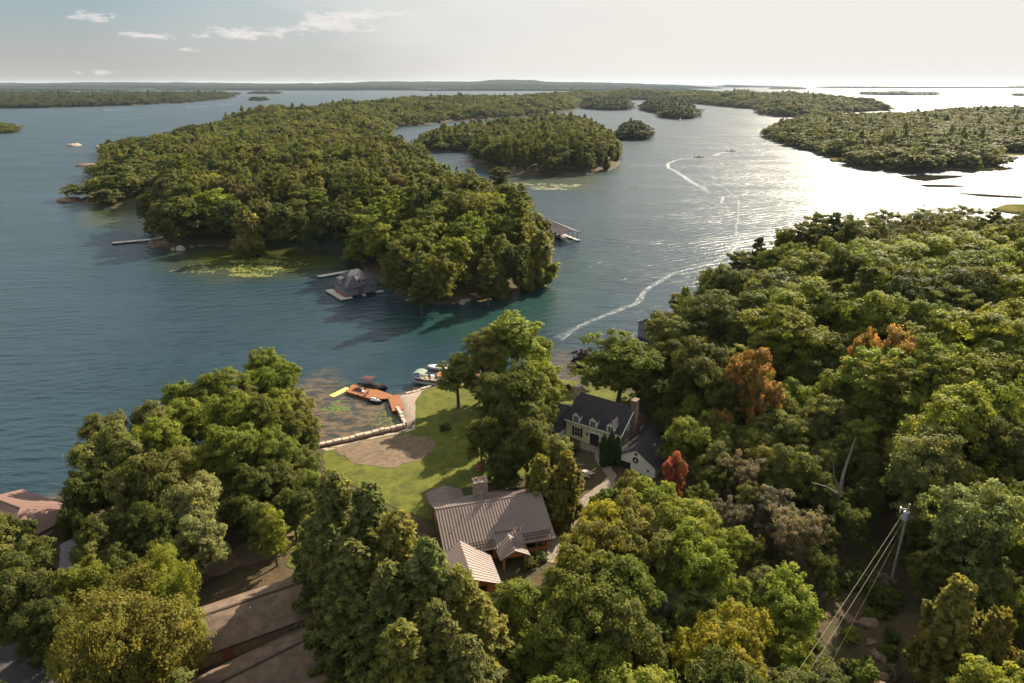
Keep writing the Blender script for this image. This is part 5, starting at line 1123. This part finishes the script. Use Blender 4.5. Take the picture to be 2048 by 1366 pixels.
# ------------------------------------------------------------------ boats
def hull(L, B_, H, nx=12, bow=.55, flat_stern=True):
    V = []; Fc = []; k = 7
    for i in range(nx+1):
        t = i/nx; x = -L/2+L*t; wd = B_/2*(1-max(0, (t-bow)/(1-bow))**2.1)*(1 if t > .08 else .92); sh = H*(1+.28*max(0, t-.4)); kz = -.25+(.22*max(0, (t-.7)/.3)**2)*2
        if i == nx: wd = .03
        for j in range(k):
            s_ = -1+2*j/(k-1); a = abs(s_); V.append((x, wd*np.sign(s_)*a**.55, kz+(sh-kz)*a**2.2 if a < 1 else sh))
    for i in range(nx):
        for j in range(k-1): Fc.append((i*k+j, (i+1)*k+j, (i+1)*k+j+1, i*k+j+1))
    Fc.append(tuple(range(k))); return V, Fc, k
def boat(name, x, y, rz, L, B_, H, label, cat, hullm, deckm, cover=None, canopy=None, seats=True, motor=True, group=None, shield=True):
    e = empty(name, (x, y, 0), rz, label, cat, group); V, Fc, k = hull(L, B_, H); m = MB(); m.V = V; m.F = Fc; m.build('hull', hullm, e)
    nx = 12; rim = MB(); fl = MB()
    L_ = [V[i*k] for i in range(nx+1)]; R__ = [V[i*k+k-1] for i in range(nx+1)]
    for i in range(nx):
        for S in (L_, R__):
            a, b = S[i], S[i+1]; rim.hexa([(a[0], a[1]*.84, a[2]-.06), (b[0], b[1]*.84, b[2]-.06), (b[0], b[1]*1.02, b[2]-.06), (a[0], a[1]*1.02, a[2]-.06)], [(a[0], a[1]*.84, a[2]+.03), (b[0], b[1]*.84, b[2]+.03), (b[0], b[1]*1.02, b[2]+.03), (a[0], a[1]*1.02, a[2]+.03)])
        a, b, c, d = L_[i], L_[i+1], R__[i+1], R__[i]; zf = H*.45; fl.poly([(a[0], a[1]*.86, zf), (b[0], b[1]*.86, zf), (c[0], c[1]*.86, zf), (d[0], d[1]*.86, zf)])
    rim.build('gunwale', deckm, e); fl.build('floor', TAN if cover is None else deckm, e)
    a = L_[8]; MB().hexa([(a[0], -B_*.36, H*.95), (L/2*.93, -.08, H*1.12), (L/2*.93, .08, H*1.12), (a[0], B_*.36, H*.95)], [(a[0], -B_*.36, H*1.1), (L/2*.93, -.08, H*1.22), (L/2*.93, .08, H*1.22), (a[0], B_*.36, H*1.1)]).build('foredeck', deckm, e)
    if cover: 
        c = MB(); n = 9
        for i in range(n):
            def ring(i):
                t = i/n; x = -L*.42+L*.86*t; w_ = B_/2*(1-max(0, (t-.5)/.5)**2.1)*.98+.03; hh = H+.25+.35*math.sin(min(1, t*1.4)*math.pi)**1
                return [(x, -w_, H*.98), (x, -w_*.5, hh), (x, 0, hh+.12), (x, w_*.5, hh), (x, w_, H*.98)]
            A_, B2 = ring(i), ring(i+1)
            for j in range(4): c.poly([A_[j], B2[j], B2[j+1], A_[j+1]])
        c.build('cover', cover, e)
    elif seats:
        s_ = MB(); s_.box(-L*.4, -L*.3, -B_*.38, B_*.38, H*.45, H*.95); s_.box(-L*.3, L*.0, B_*.24, B_*.38, H*.45, H*.85); s_.box(.02*L, .1*L, -B_*.36, -B_*.1, H*.45, H*1.2); s_.build('seats', deckm, e)
        MB().box(-.12*L, -.04*L, -B_*.33, -B_*.08, H*.5, H*1.25).build('console', hullm, e)
    if shield and not cover:
        MB().hexa([(L*.1, -B_*.38, H), (L*.14, -B_*.38, H), (L*.14, B_*.38, H), (L*.1, B_*.38, H)], [(L*.03, -B_*.33, H+.5), (L*.05, -B_*.33, H+.5), (L*.05, B_*.33, H+.5), (L*.03, B_*.33, H+.5)]).build('windscreen', GLASS, e)
    if canopy:
        cx, cl, cz = canopy[1:4]; q = MB()
        for i in range(4):
            f = lambda i: cz+.14*math.sin(i/4*math.pi); a, b = -B_*.42+B_*.84*i/4, -B_*.42+B_*.84*(i+1)/4
            q.hexa([(cx-cl/2, a, f(i)-.05), (cx+cl/2, a, f(i)-.05), (cx+cl/2, b, f(i+1)-.05), (cx-cl/2, b, f(i+1)-.05)], [(cx-cl/2, a, f(i)), (cx+cl/2, a, f(i)), (cx+cl/2, b, f(i+1)), (cx-cl/2, b, f(i+1))])
        cn = q.build('canopy', canopy[0], e); p_ = MB()
        for sx in (-1, 1):
            for sy in (-1, 1): p_.tube([(cx+sx*cl*.1, sy*B_*.42, H), (cx+sx*cl*.45, sy*B_*.4, cz-.03)], .03, 5)
        p_.build('canopy_frame', DARKW, cn)
    if motor: MB().box(-L/2-.55, -L/2-.05, -.2, .2, .2, H+.35).box(-L/2-.4, -L/2-.2, -.08, .08, -.6, .2).build('outboard_motor', HULLK, e)
    return e
q = A2(748, 774, .5); boat('covered_runabout', q[0], q[1]+.2, math.radians(-17), 6.6, 2.5, .75, 'black covered runabout with a raised dark canopy tied to the orange dock', 'motorboat', HULLK, RUBBER, cover=RUBBER, canopy=(WINEM, -1.3, 2.7, 2.5))
jet = empty('jet_ski', (*A2(752, 803, .2), 0), math.radians(-22), 'black and white jet ski moored on the cove side of the orange dock', 'jet ski')
V, Fc, k = hull(3.3, 1.25, .5); m = MB(); m.V = V; m.F = Fc; m.build('hull', HULLK, jet)
MB().hexa([(-1.3, -.42, .48), (.5, -.42, .5), (1.4, 0, .6), (.5, .42, .5), (-1.3, .42, .48)], [(-1.2, -.22, .62), (.2, -.24, .85), (.9, 0, .75), (.2, .24, .85), (-1.2, .22, .62)]).build('top_deck', HULLW, jet)
MB().box(-1.2, .05, -.17, .17, .7, .98).build('seat', HULLW, jet); MB().box(.22, .3, -.4, .4, 1.0, 1.06).box(.2, .4, -.06, .06, .8, 1.05).build('handlebar', HULLK, jet)
# pontoon boat, bow rider and the boats hidden by the lawn tree
q = A2(862, 762, .5); pb_ = empty('pontoon_boat', (q[0], q[1], 0), math.radians(162), 'pontoon boat with a grey-green bimini and tan seats moored left of the lawn tree', 'pontoon boat')
for y_ in (-1.0, 1.0): MB().tube([(-4.0, y_, .25), (-3.8, y_, .25), (3.2, y_, .25), (4.0, y_, .45)], [.12, .32, .32, .05], 10).build('pontoon', GALV, pb_, True)
MB().box(-3.7, 3.6, -1.35, 1.35, .55, .68).build('deck', TAN, pb_)
rl = MB()
for a, b, c, d in ((-3.7, 3.6, -1.35, -1.3), (-3.7, 3.6, 1.3, 1.35), (-3.7, -3.65, -1.3, 1.3), (3.55, 3.6, -1.3, -.4), (3.55, 3.6, .4, 1.3)): rl.box(a, b, c, d, .68, 1.3)
rl.build('side_panel', principled('plum_panel', (.13, .12, .16), .4), pb_)
for nm, b in (('bench', (1.4, 3.4, .65, 1.28)), ('bench', (1.4, 3.4, -1.28, -.65)), ('bench', (-3.6, -2.6, -1.25, 1.25)), ('bench', (-2.4, -.6, .7, 1.28))):
    MB().box(*b, .68, 1.05).box(b[0], b[1], b[3]-.18 if b[3] > 1 and b[2] > 0 else b[2], b[3] if b[3] > 1 and b[2] > 0 else b[2]+.18, 1.05, 1.45).build(nm, HULLW, pb_)
MB().box(-.4, .4, -1.2, -.6, .68, 1.6).build('console', HULLW, pb_); MB().box(.9, 1.1, -.5, .4, .7, 1.2).box(2., 2.6, -.3, .3, .7, .95).build('table', TAN, pb_)
q_ = MB()
for i in range(6):
    f = lambda i: 2.45+.35*math.sin(i/6*math.pi); a, b = 1.3+2.6*i/6, 1.3+2.6*(i+1)/6
    q_.hexa([(a, -1.3, f(i)-.04), (b, -1.3, f(i+1)-.04), (b, 1.3, f(i+1)-.04), (a, 1.3, f(i)-.04)], [(a, -1.3, f(i)), (b, -1.3, f(i+1)), (b, 1.3, f(i+1)), (a, 1.3, f(i))])
cn = q_.build('bimini', GREENC, pb_); p_ = MB()
for sy in (-1.3, 1.3): p_.tube([(2.6, sy, .7), (1.3, sy, 2.45)], .03, 5); p_.tube([(2.6, sy, .7), (3.9, sy, 2.45)], .03, 5)
p_.build('bimini_frame', GALV, cn)
q = A2(878, 735, .4); boat('white_bow_rider', q[0], q[1], math.radians(172), 5.6, 2.2, .7, 'small white open boat moored behind the pontoon boat', 'motorboat', HULLW, HULLW)
q = A2(912, 748, .6); deckbox('orange_jetty', (q[0]-4.5, q[1]), (q[0]+6., q[1]-1.5), 2.6, .65, DECKO, 'orange timber jetty half hidden behind the lawn tree by the pontoon boat')
q = A2(1119, 476, .3); boat('moored_cruiser', q[0], q[1]+2, math.radians(114), 8.5, 2.9, .9, 'pale cruiser moored under the covered boat slip', 'motorboat', HULLW, HULLW, motor=False)
q = A2(1099, 476, .3); boat('moored_skiff', q[0]-.6, q[1]+1, math.radians(114), 5., 1.9, .6, 'small white skiff on the inner side of the covered boat slip', 'motorboat', HULLW, HULLW, shield=False)
# boats out on the lake
def person(parent_xyz, rz, label, shirt=(.3, .05, .05)):
    """a seated figure grown as one skinned body"""
    me = bpy.data.meshes.new('person')
    J = {'pel': ((0, 0, .1), .14), 'ch': ((.02, 0, .42), .16), 'nk': ((.03, 0, .6), .055), 'hd': ((.05, 0, .74), .10), 'ht': ((.05, 0, .84), .08)}
    for s_, n_ in ((1, 'l'), (-1, 'r')):
        J.update({'sh'+n_: ((.02, .19*s_, .53), .06), 'el'+n_: ((.14, .25*s_, .30), .045), 'wr'+n_: ((.36, .18*s_, .32), .032), 'hp'+n_: ((.03, .1*s_, .08), .10), 'kn'+n_: ((.42, .13*s_, .12), .065), 'an'+n_: ((.48, .13*s_, -.3), .04), 'ft'+n_: ((.6, .13*s_, -.33), .04)})
    ks = list(J); Ed = [('pel', 'ch'), ('ch', 'nk'), ('nk', 'hd'), ('hd', 'ht')]
    for n_ in 'lr': Ed += [('ch', 'sh'+n_), ('sh'+n_, 'el'+n_), ('el'+n_, 'wr'+n_), ('pel', 'hp'+n_), ('hp'+n_, 'kn'+n_), ('kn'+n_, 'an'+n_), ('an'+n_, 'ft'+n_)]
    me.from_pydata([J[k][0] for k in ks], [(ks.index(a), ks.index(b)) for a, b in Ed], []); o = bpy.data.objects.new('person', me); col.objects.link(o)
    sk = o.modifiers.new('skin', 'SKIN'); 
    for i, k in enumerate(ks): me.skin_vertices[0].data[i].radius = (J[k][1], J[k][1])
    me.skin_vertices[0].data[0].use_root = True; o.modifiers.new('sub', 'SUBSURF').render_levels = 1
    me.materials.append(principled('dark_clothes', shirt, .8)); o.location = parent_xyz; o.rotation_euler = (0, 0, rz); tag(o, label, 'person'); return o
def moving(px, py, rz, L, label, dark=True, group='motorboats under way on the lake'):
    q = A2(px, py, .3); e = boat('speeding_motorboat', q[0], q[1], rz, L, L*.36, .9, label, 'motorboat', HULLW, HULLW, canopy=(HULLK, -.3, L*.35, 2.3) if dark else None, group=group); return e, q
e, q = moving(1398, 314, math.radians(12), 9.5, 'white motorboat with dark canopy, left one of the two in the right channel')
person((q[0]-.4, q[1]-.4, 1.1), math.radians(12), 'person in dark red seated at the wheel of the left channel boat')
moving(1463, 302, math.radians(12), 9.5, 'white motorboat with dark canopy, right one of the two in the right channel')
for px, py, l in ((207, 220, 'first white motorboat from the left on the far water, trailing a white wake'), (372, 213.5, 'middle white motorboat on the far left water, trailing a white wake'), (434, 210.5, 'white motorboat nearest the far left wooded point, trailing a wake')): moving(px, py, math.pi, 11, l, False)
for px, py, l, c_ in ((1270, 217, 'dark boat in the gap between two wooded islets', HULLK), (1391, 216, 'small green-hulled boat beside the twin topped islet', GREENC), (1407, 219, 'tiny dark boat right of the twin topped islet', HULLK)):
    q = A2(px, py, .3); boat('distant_boat', q[0], q[1], .4, 9, 3.2, 1.3, l, 'motorboat', c_, c_, group='distant boats in the channel')
q = A2(1361, 240, .3); sb_ = empty('sailboat', (q[0], q[1], 0), 1.2, 'white sailboat with bare mast anchored off the twin topped islet', 'sailboat')
V, Fc, k = hull(9, 2.9, 1.1); m = MB(); m.V = V; m.F = Fc; m.build('hull', HULLW, sb_); MB().box(-2.4, 1.8, -.9, .9, .9, 1.6).build('cabin', HULLW, sb_); MB().tube([(.6, 0, 1), (.6, 0, 13)], [.2, .12], 6).build('mast', HULLW, sb_); MB().tube([(.6, 0, 2.4), (-3.4, 0, 2.5)], [.22, .22], 6).build('boom', HULLW, sb_)

# ------------------------------------------------------------------ pole, wires, dead tree, small things
px_, py_ = 49.3, 72.0; gz = float(M.z(px_, py_)); print('pole ground', gz)
up = empty('utility_pole', (px_, py_, gz), .3, 'grey wooden utility pole with a transformer can in the bottom right woods', 'utility pole')
hp_ = 16.2-gz
MB().cyl(0, 0, -1, hp_, .19, 10, .14).build('pole', principled('weathered_pole', (.30, .26, .22), .9, noise=(3., .3)), up)
tc_ = MB().cyl(-.42, -.15, hp_-2.1, hp_-1.0, .33, 14).dome(-.42, -.15, hp_-1.0, .33, .12, 14, 3).build('transformer', GALV, up); MB().cyl(-.42, -.15, hp_-.9, hp_-.6, .06, 8).cyl(-.55, -.2, hp_-.92, hp_-.68, .05, 8).build('bushing', CLAY, tc_)
MB().tube([(0, 0, hp_-.75), (-1.15, .1, hp_-.55)], .06, 6).build('side_arm', GALV, up); MB().tube([(-1.2, .1, hp_-1.0), (-1.2, .1, hp_-.25)], .07, 8).build('insulator', HULLW, up)
def wire(z0, ex, ey, ez, r, label, ox=0.):
    a = Vector((px_+ox, py_, z0)); b = Vector((ex, ey, ez)); b = a+(b-a)*2.1; pts = []
    for i in range(25):
        t = i/24; p = a.lerp(b, t); p.z -= 1.6*4*t*(1-t)*.4; pts.append(tuple(p))
    t_ = Tubes(); t_.add([tuple(Vector(p)-a) for p in pts], [r]*25, 5); o = link('power_line', t_.mesh('power_line', principled('wire_aluminium', (.30, .27, .17), .7, .2)), None); o.location = a; tag(o, label, 'power line', 'wires leaving the utility pole')
wire(14.9, 25.8, 48.0, 13.6, .018, 'upper pale wire running down left from the transformer', -.5)
wire(13.9, 27.4, 48.9, 12.6, .016, 'lower pale wire running down left from the utility pole', -.2)
wire(13.2, 30.2, 50.5, 11.4, .006, 'thin dark third wire under the two pale ones')
sg = empty('dead_tree', (*[float(v) for v in march(1672, 1010, 7, M)], 0), .4, 'bare grey dead tree with a forked crown left above the utility pole', 'dead tree'); sg.location.z = float(M.z(sg.location.x, sg.location.y))
t_ = Tubes(); t_.add([(0, 0, -.5), (.2, 0, 8), (.5, .2, 12), (2., .6, 17)], [.32, .26, .2, .05], 7); t_.add([(.3, 0, 9), (-1.2, .3, 12), (-2.2, .2, 15.5)], [.16, .1, .03], 5); t_.add([(.3, .1, 8.5), (-2.5, 0, 10.6), (-5.2, .3, 11.8)], [.14, .08, .03], 5); t_.add([(1.2, .4, 14.6), (2.4, 1.2, 15.6)], [.07, .02], 4)
link('trunk', t_.mesh('trunk', DEADW), None, sg)
for px, py, l in ((447, 300, 'a'), (640, 470, 'b')):
    if len(l) < 3: continue
    x, y = march(px, py, 9, C); e = empty('dead_tree', (x, y, float(C.z(x, y))), 0, l, 'dead tree'); t_ = Tubes(); t_.add([(0, 0, -.5), (0, 0, 10), (.6, 0, 18)], [.35, .25, .04], 6)
    for z_ in range(5, 17, 2): t_.add([(0, 0, z_), (1.8*math.cos(z_), 1.8*math.sin(z_), z_+1)], [.09, .02], 4)
    link('trunk', t_.mesh('trunk', BARKP), None, e)
x, y = W((1174, 968)); pt = empty('picnic_table', (x, y, float(M.z(x, y))+.02), math.radians(-38), 'weathered picnic table with benches beside the footpath', 'picnic table')
MB().box(-1., 1., -.38, .38, .7, .76).build('tabletop', CONC, pt)
for y_ in (-.75, .75): MB().box(-1., 1., y_-.14, y_+.14, .42, .46).build('bench', CONC, pt)
for x_ in (-.7, .7): MB().hexa([(x_-.04, -.8, 0), (x_+.04, -.8, 0), (x_+.04, -.7, 0), (x_-.04, -.7, 0)], [(x_-.04, -.3, .7), (x_+.04, -.3, .7), (x_+.04, -.2, .7), (x_-.04, -.2, .7)]).hexa([(x_-.04, .7, 0), (x_+.04, .7, 0), (x_+.04, .8, 0), (x_-.04, .8, 0)], [(x_-.04, .2, .7), (x_+.04, .2, .7), (x_+.04, .3, .7), (x_-.04, .3, .7)]).build('leg', DARKW, pt)
x, y = W((1120, 793)); fp = empty('fire_pit', (x, y, float(M.z(x, y))), 0, 'round stone fire pit on the lawn behind the cream house', 'fire pit')
r_ = MB()
for i in range(12): a = i/12*2*math.pi; r_.box(1.1*math.cos(a)-.28, 1.1*math.cos(a)+.28, 1.1*math.sin(a)-.28, 1.1*math.sin(a)+.28, 0, .38+.08*(i % 3))
r_.build('stone_ring', STONE, fp); MB().tube([(-.5, -.3, .2), (.5, .4, .45)], .12, 6).tube([(-.4, .5, .2), (.4, -.4, .5)], .12, 6).build('logs', DARKW, fp)
for i, (px, py, rz, mt, l) in enumerate(((1111, 786, 2., DOORM, 'red-brown garden chair behind the fire pit'), (1130, 790, -1.2, DOORM, 'red-brown garden chair right of the fire pit'), (1103, 796, 1.2, CONC, 'grey garden chair left of the fire pit'))):
    x, y = W((px, py)); e = empty('garden_chair', (x, y, float(M.z(x, y))+.05), rz, l, 'garden chair', 'chairs round the fire pit')
    MB().box(-.35, .35, -.35, .35, .3, .38).build('seat', mt, e); MB().hexa([(-.35, .3, .35), (.35, .3, .35), (.35, .36, .35), (-.35, .36, .35)], [(-.3, .6, 1.1), (.3, .6, 1.1), (.3, .66, 1.1), (-.3, .66, 1.1)]).build('backrest', mt, e); MB().box(-.42, -.32, -.3, .4, .55, .6).box(.32, .42, -.3, .4, .55, .6).build('armrests', mt, e)
x, y = W((960, 958)); pot = empty('planter', (x, y, float(M.z(x, y))), 0, 'round planter of reddish flowers behind the cabin by the lawn edge', 'planter'); MB().cyl(0, 0, 0, .7, .45, 12, .6).build('pot', CLAY, pot); MB().dome(0, 0, .7, .7, .6, 10, 4).build('flowers', principled('rusty_flowers', (.35, .12, .07), .9, noise=(6., .5)), pot)

# rocks: islet, shore boulders, stones in the wire clearing
def rock(x, y, z, s_, label, mat=None, flat=.5, sd_=0, group=None):
    import bmesh
    bm = bmesh.new(); bmesh.ops.create_icosphere(bm, subdivisions=3, radius=1.)
    for v in bm.verts:
        n_ = float(vnoise(v.co.x*1.6+sd_*7, v.co.y*1.6+v.co.z*1.3, 1.))-.5; v.co *= 1+n_*.55; v.co.z *= flat
    me = bpy.data.meshes.new('rock'); bm.to_mesh(me); bm.free(); o = link('rock', me, mat or STONE); o.location = (x, y, z); o.scale = (s_, s_*.75, s_); o.rotation_euler = (0, 0, sd_*1.3); tag(o, label, 'rock', group)
q = A2(148, 291.5, 0); rock(q[0], q[1], 0, 8, 'bare tan rock islet standing alone in the open lake at left', flat=.35, sd_=1)
q = A2(362, 500, 0); rock(q[0], q[1], .1, 2.2, 'round pale boulder at the water by the long bare dock', CONC, .8, 2)
q = A2(322, 490, 0); rock(q[0], q[1], 0, 5., 'dark sloping boulder at the tip of the rocky point', BROWNSTONE, .6, 3)
q = A2(138, 401, 0); rock(q[0], q[1], 0, 9., 'dark low rock spit at the left end of the long island', BROWNSTONE, .22, 4)
q = A2(176, 332, 0); rock(q[0], q[1], 0, 11., 'low grey rock ledge under the left island trees', BROWNSTONE, .2, 5)
q = A2(205, 296, 0); rock(q[0], q[1], .5, 8., 'pale rock face on the upper left shore of the long island', CONC, .4, 6)
q = A2(945, 322, 0); rock(q[0], q[1], 0, 5., 'dark rock with driftwood off the left side of the round island', BROWNSTONE, .3, 7)
rk = np.random.RandomState(9); Pp = [p for p in A_px if p[0] > 330]
for i in range(34):
    j = rk.randint(len(Pp)-1); t = rk.rand(); a, b = W(Pp[j]), W(Pp[j+1]); x = a[0]+(b[0]-a[0])*t+rk.uniform(-.8, .8); y = a[1]+(b[1]-a[1])*t+rk.uniform(-.8, .8)
    rock(x, y, .0, rk.uniform(.6, 1.7), 'weathered shore rock at the foot of the near island trees', [BROWNSTONE, STONE, BROWNSTONE][i % 3], rk.uniform(.4, .7), 30+i, 'shore rocks of the near island')
for i, (px, py) in enumerate(((1748, 1262), (1765, 1290), (1742, 1225), (1775, 1330), (1705, 1215), (1760, 1352))):
    x, y = W((px, py, 5)); rock(x, y, float(M.z(x, y))+.1, .7+.3*(i % 3), 'grey boulder in the clearing under the wires, '+['upper middle one', 'one below the upper middle', 'topmost one', 'second lowest', 'leftmost one', 'lowest one'][i], BROWNSTONE, .6, 10+i, 'boulders in the wire clearing')

# ------------------------------------------------------------------ lily pads, marsh, wakes
def pads(name, pts, n, r0, colr, label, seed, z=.012, mat=None):
    rs_ = np.random.RandomState(seed); V = []; Fc = []; cen = []
    P = [W(p) for p in pts]; a = np.array(P); x0, y0 = a.min(0); x1, y1 = a.max(0); blobs = []
    while len(blobs) < max(5, n//26):
        x, y = rs_.uniform(x0, x1), rs_.uniform(y0, y1)
        if sdf(P, np.array([x]), np.array([y]))[0] > 0: blobs.append((x, y, rs_.uniform(.8, 2.8)*r0*4))
    for i in range(n):
        bx_, by_, br = blobs[rs_.randint(len(blobs))]; t = rs_.rand()*6.28; rr = br*math.sqrt(rs_.rand()); x, y = bx_+rr*math.cos(t)*1.5, by_+rr*math.sin(t)*.8; r = r0*rs_.uniform(.6, 1.5); b = len(V); k = 8; zz = z+rs_.uniform(0, .02)
        for j in range(k): V.append((x+r*math.cos(j/k*6.283)*rs_.uniform(.8, 1.1), y+r*math.sin(j/k*6.283)*rs_.uniform(.8, 1.1), zz))
        Fc.append(tuple(range(b, b+k)))
    me = npmesh(name, V, Fc); return tag(link(name, me, mat or principled(name+'_green', colr, .5, .3, noise=(.8, .35))), label, None, None, 'stuff')
pads('lily_pads', [(440, 545), (480, 520), (560, 508), (600, 516), (560, 545), (500, 558)], 520, .5, (.19, .20, .05), 'yellow-green lily pads floating in the island cove', 1)
pads('lily_pads', [(350, 520), (440, 512), (430, 545), (360, 548)], 90, .45, (.18, .19, .06), 'scattered lily pads left in the island cove', 2)
pads('lily_pads', [(648, 822), (672, 806), (700, 800), (690, 820)], 90, .28, (.10, .15, .03), 'green lily pads in the weedy cove by the orange dock', 3)
pads('lily_pads', [(740, 815), (770, 812), (796, 850), (800, 858), (770, 840)], 150, .24, (.11, .14, .03), 'small green lily pads beside the dock ramp', 4)
pads('lily_pads', [(1050, 368), (1180, 362), (1160, 385), (1060, 382)], 160, 1.1, (.20, .21, .10), 'pale lily pads off the round island', 5)
MARSH = principled('marsh_grass', (.075, .090, .022), 1., .0, noise=(.05, 0, (.16, .13, .05), .4, .6), bump=(.6, .4))
MARSHR = principled('marsh_reeds', (.15, .11, .06), .9, .1, noise=(.1, .4), bump=(.6, .4))
WEEDM = principled('floating_weed', (.020, .019, .013), 1., .0, noise=(.05, .4))
def flatland(name, pts, mat, label, h=.5, step=14, amp=3, kind='stuff'):
    P = rough_poly(pts, step, amp); a = np.array(P); cx, cy = a.mean(0); n = len(P); V = [(x, y, -.3) for x, y in P]+[(cx+(x-cx)*.94, cy+(y-cy)*.94, h) for x, y in P]+[(cx, cy, h*1.2)]
    Fc = [(i, (i+1) % n, n+(i+1) % n, n+i) for i in range(n)]; me = bpy.data.meshes.new(name); me.from_pydata(V, [], Fc+[(n+i, n+(i+1) % n, 2*n) for i in range(n)]); me.update(); return tag(link(name, me, mat), label, None, None, kind)
flatland('marsh_grass', [(1985, 420), (2010, 411), (2048, 411), (2120, 415), (2120, 434), (2048, 431), (2010, 426)], MARSH, 'reedy marsh islet at the right edge above the near forest', .9, 10, 2)
flatland('marsh_grass', [(1905, 335), (1950, 322), (1990, 330), (2014, 339), (1960, 342), (1910, 341)], MARSH, 'bright green marsh tongue at the end of the right island', 1.2, 14, 2)
flatland('marsh_grass', [(1660, 318), (1684, 316), (1690, 323), (1664, 324)], MARSH, 'small green marsh patch on the left flank of the right island', 1.2, 10, 1.5)
for i, (pts, l) in enumerate(([[(1795, 352), (1840, 350), (1940, 351), (1905, 357), (1850, 363), (1820, 359)], 'dark floating weed bed below the right island'], [[(1830, 369), (1900, 370), (1945, 372), (1900, 375), (1850, 374)], 'thin dark weed streak below the weed bed'],
                             [[(1900, 385), (1960, 388), (2048, 393), (2048, 397), (1960, 393)], 'long thin weed streak at the right edge'], [[(1990, 306), (2048, 307), (2048, 312), (2000, 311)], 'yellowish weed flat behind the marsh tongue'])):
    flatland('floating_weed', pts, WEEDM if i != 3 else MARSH, l, .06, 9, 1.5)
def foam_mat():
    m = bpy.data.materials.new('foam'); m.use_nodes = True; nt = m.node_tree; nt.nodes.clear(); L = nt.links.new
    tc = N(nt, 'ShaderNodeTexCoord'); n = N(nt, 'ShaderNodeTexNoise', i_Scale=.55, i_Detail=6.0, i_Roughness=.75); L(tc.outputs['Object'], n.inputs[0])
    at_ = N(nt, 'ShaderNodeAttribute', attribute_name='edge')
    f = mathn(nt, 'MULTIPLY', ramp(nt, n.outputs[0], [(.40, 0.), (.64, .9)]), at_.outputs['Fac'])
    d = N(nt, 'ShaderNodeBsdfDiffuse'); d.inputs[0].default_value = (.62, .64, .64, 1); t = N(nt, 'ShaderNodeBsdfTransparent'); mx = N(nt, 'ShaderNodeMixShader'); L(f, mx.inputs[0]); L(t.outputs[0], mx.inputs[1]); L(d.outputs[0], mx.inputs[2])
    o = N(nt, 'ShaderNodeOutputMaterial'); L(mx.outputs[0], o.inputs[0]); return m
FOAM = foam_mat()
def wake(pts, w0, w1, strength, label, z=.03):
    P = [Vector((*W(p), 0)) for p in pts]; Q = []
    for i in range(len(P)-1):
        p0, p1, p2, p3 = P[max(0, i-1)], P[i], P[i+1], P[min(len(P)-1, i+2)]
        for k in range(10):
            t = k/10; Q.append(.5*((2*p1)+(p2-p0)*t+(2*p0-5*p1+4*p2-p3)*t*t+(3*p1-p0-3*p2+p3)*t**3))
    Q.append(P[-1]); n = len(Q); V = []; E = []
    for i, p in enumerate(Q):
        d = (Q[min(i+1, n-1)]-Q[max(i-1, 0)]).normalized(); nr = Vector((-d.y, d.x, 0)); w_ = w0+(w1-w0)*i/(n-1); jit = (float(vnoise(p.x, p.y, 9))-.5)*w_*.8
        for s_, e_ in ((-1, 0), (-.4, 1), (.4, 1), (1, 0)): V.append(tuple(p+nr*(s_*w_*.7+jit)+Vector((0, 0, z)))); E.append(e_*strength*min(1, 3*(1-i/(n-1))+.25)*min(1, i/4+.3))
    Fc = [(i*4+j, i*4+j+1, i*4+j+5, i*4+j+4) for i in range(n-1) for j in range(3)]
    o = link('boat_wake', npmesh('boat_wake', V, Fc, {'edge': E}), FOAM); tag(o, label, None, None, 'stuff')
wake([(1397, 315), (1360, 319), (1341, 325), (1337, 335), (1355, 345), (1390, 367), (1425, 388)], 1.5, 4., 1.3, 'white wake curving behind the left channel motorboat')
wake([(1462, 303), (1445, 306), (1425, 312)], 2.5, 4, 1.5, 'short white wake behind the right channel motorboat')
wake([(1338, 338), (1380, 355), (1440, 372), (1472, 395), (1478, 420), (1474, 450), (1470, 480), (1450, 508), (1420, 525), (1350, 548), (1300, 575), (1282, 600), (1240, 620), (1180, 645), (1110, 675)], 1.0, 1.9, .62, 'long thin foam trail curving down the right channel')
wake([(1478, 470), (1465, 500), (1432, 522)], 1.5, 2.0, 1.0, 'brighter bend of the long foam trail')
wake([(1290, 580), (1262, 612), (1210, 632), (1160, 652), (1120, 682)], .8, 1.2, .8, 'second strand of foam near the cream house shore')
wake([(1445, 392), (1443, 400), (1444, 408)], 2.0, 1.2, 1.1, 'small foam patch in the right channel')
for a, b, l in ((208, 256, 'white wake of the leftmost far motorboat'), (374, 420, 'white wake of the middle far motorboat'), (436, 462, 'white wake of the far motorboat by the wooded point')):
    yy = {208: 220.3, 374: 213.8, 436: 210.8}[a]; wake([(a, yy), ((a+b)/2, yy-.4), (b, yy-1.)], 7, 9, 2.2, l)
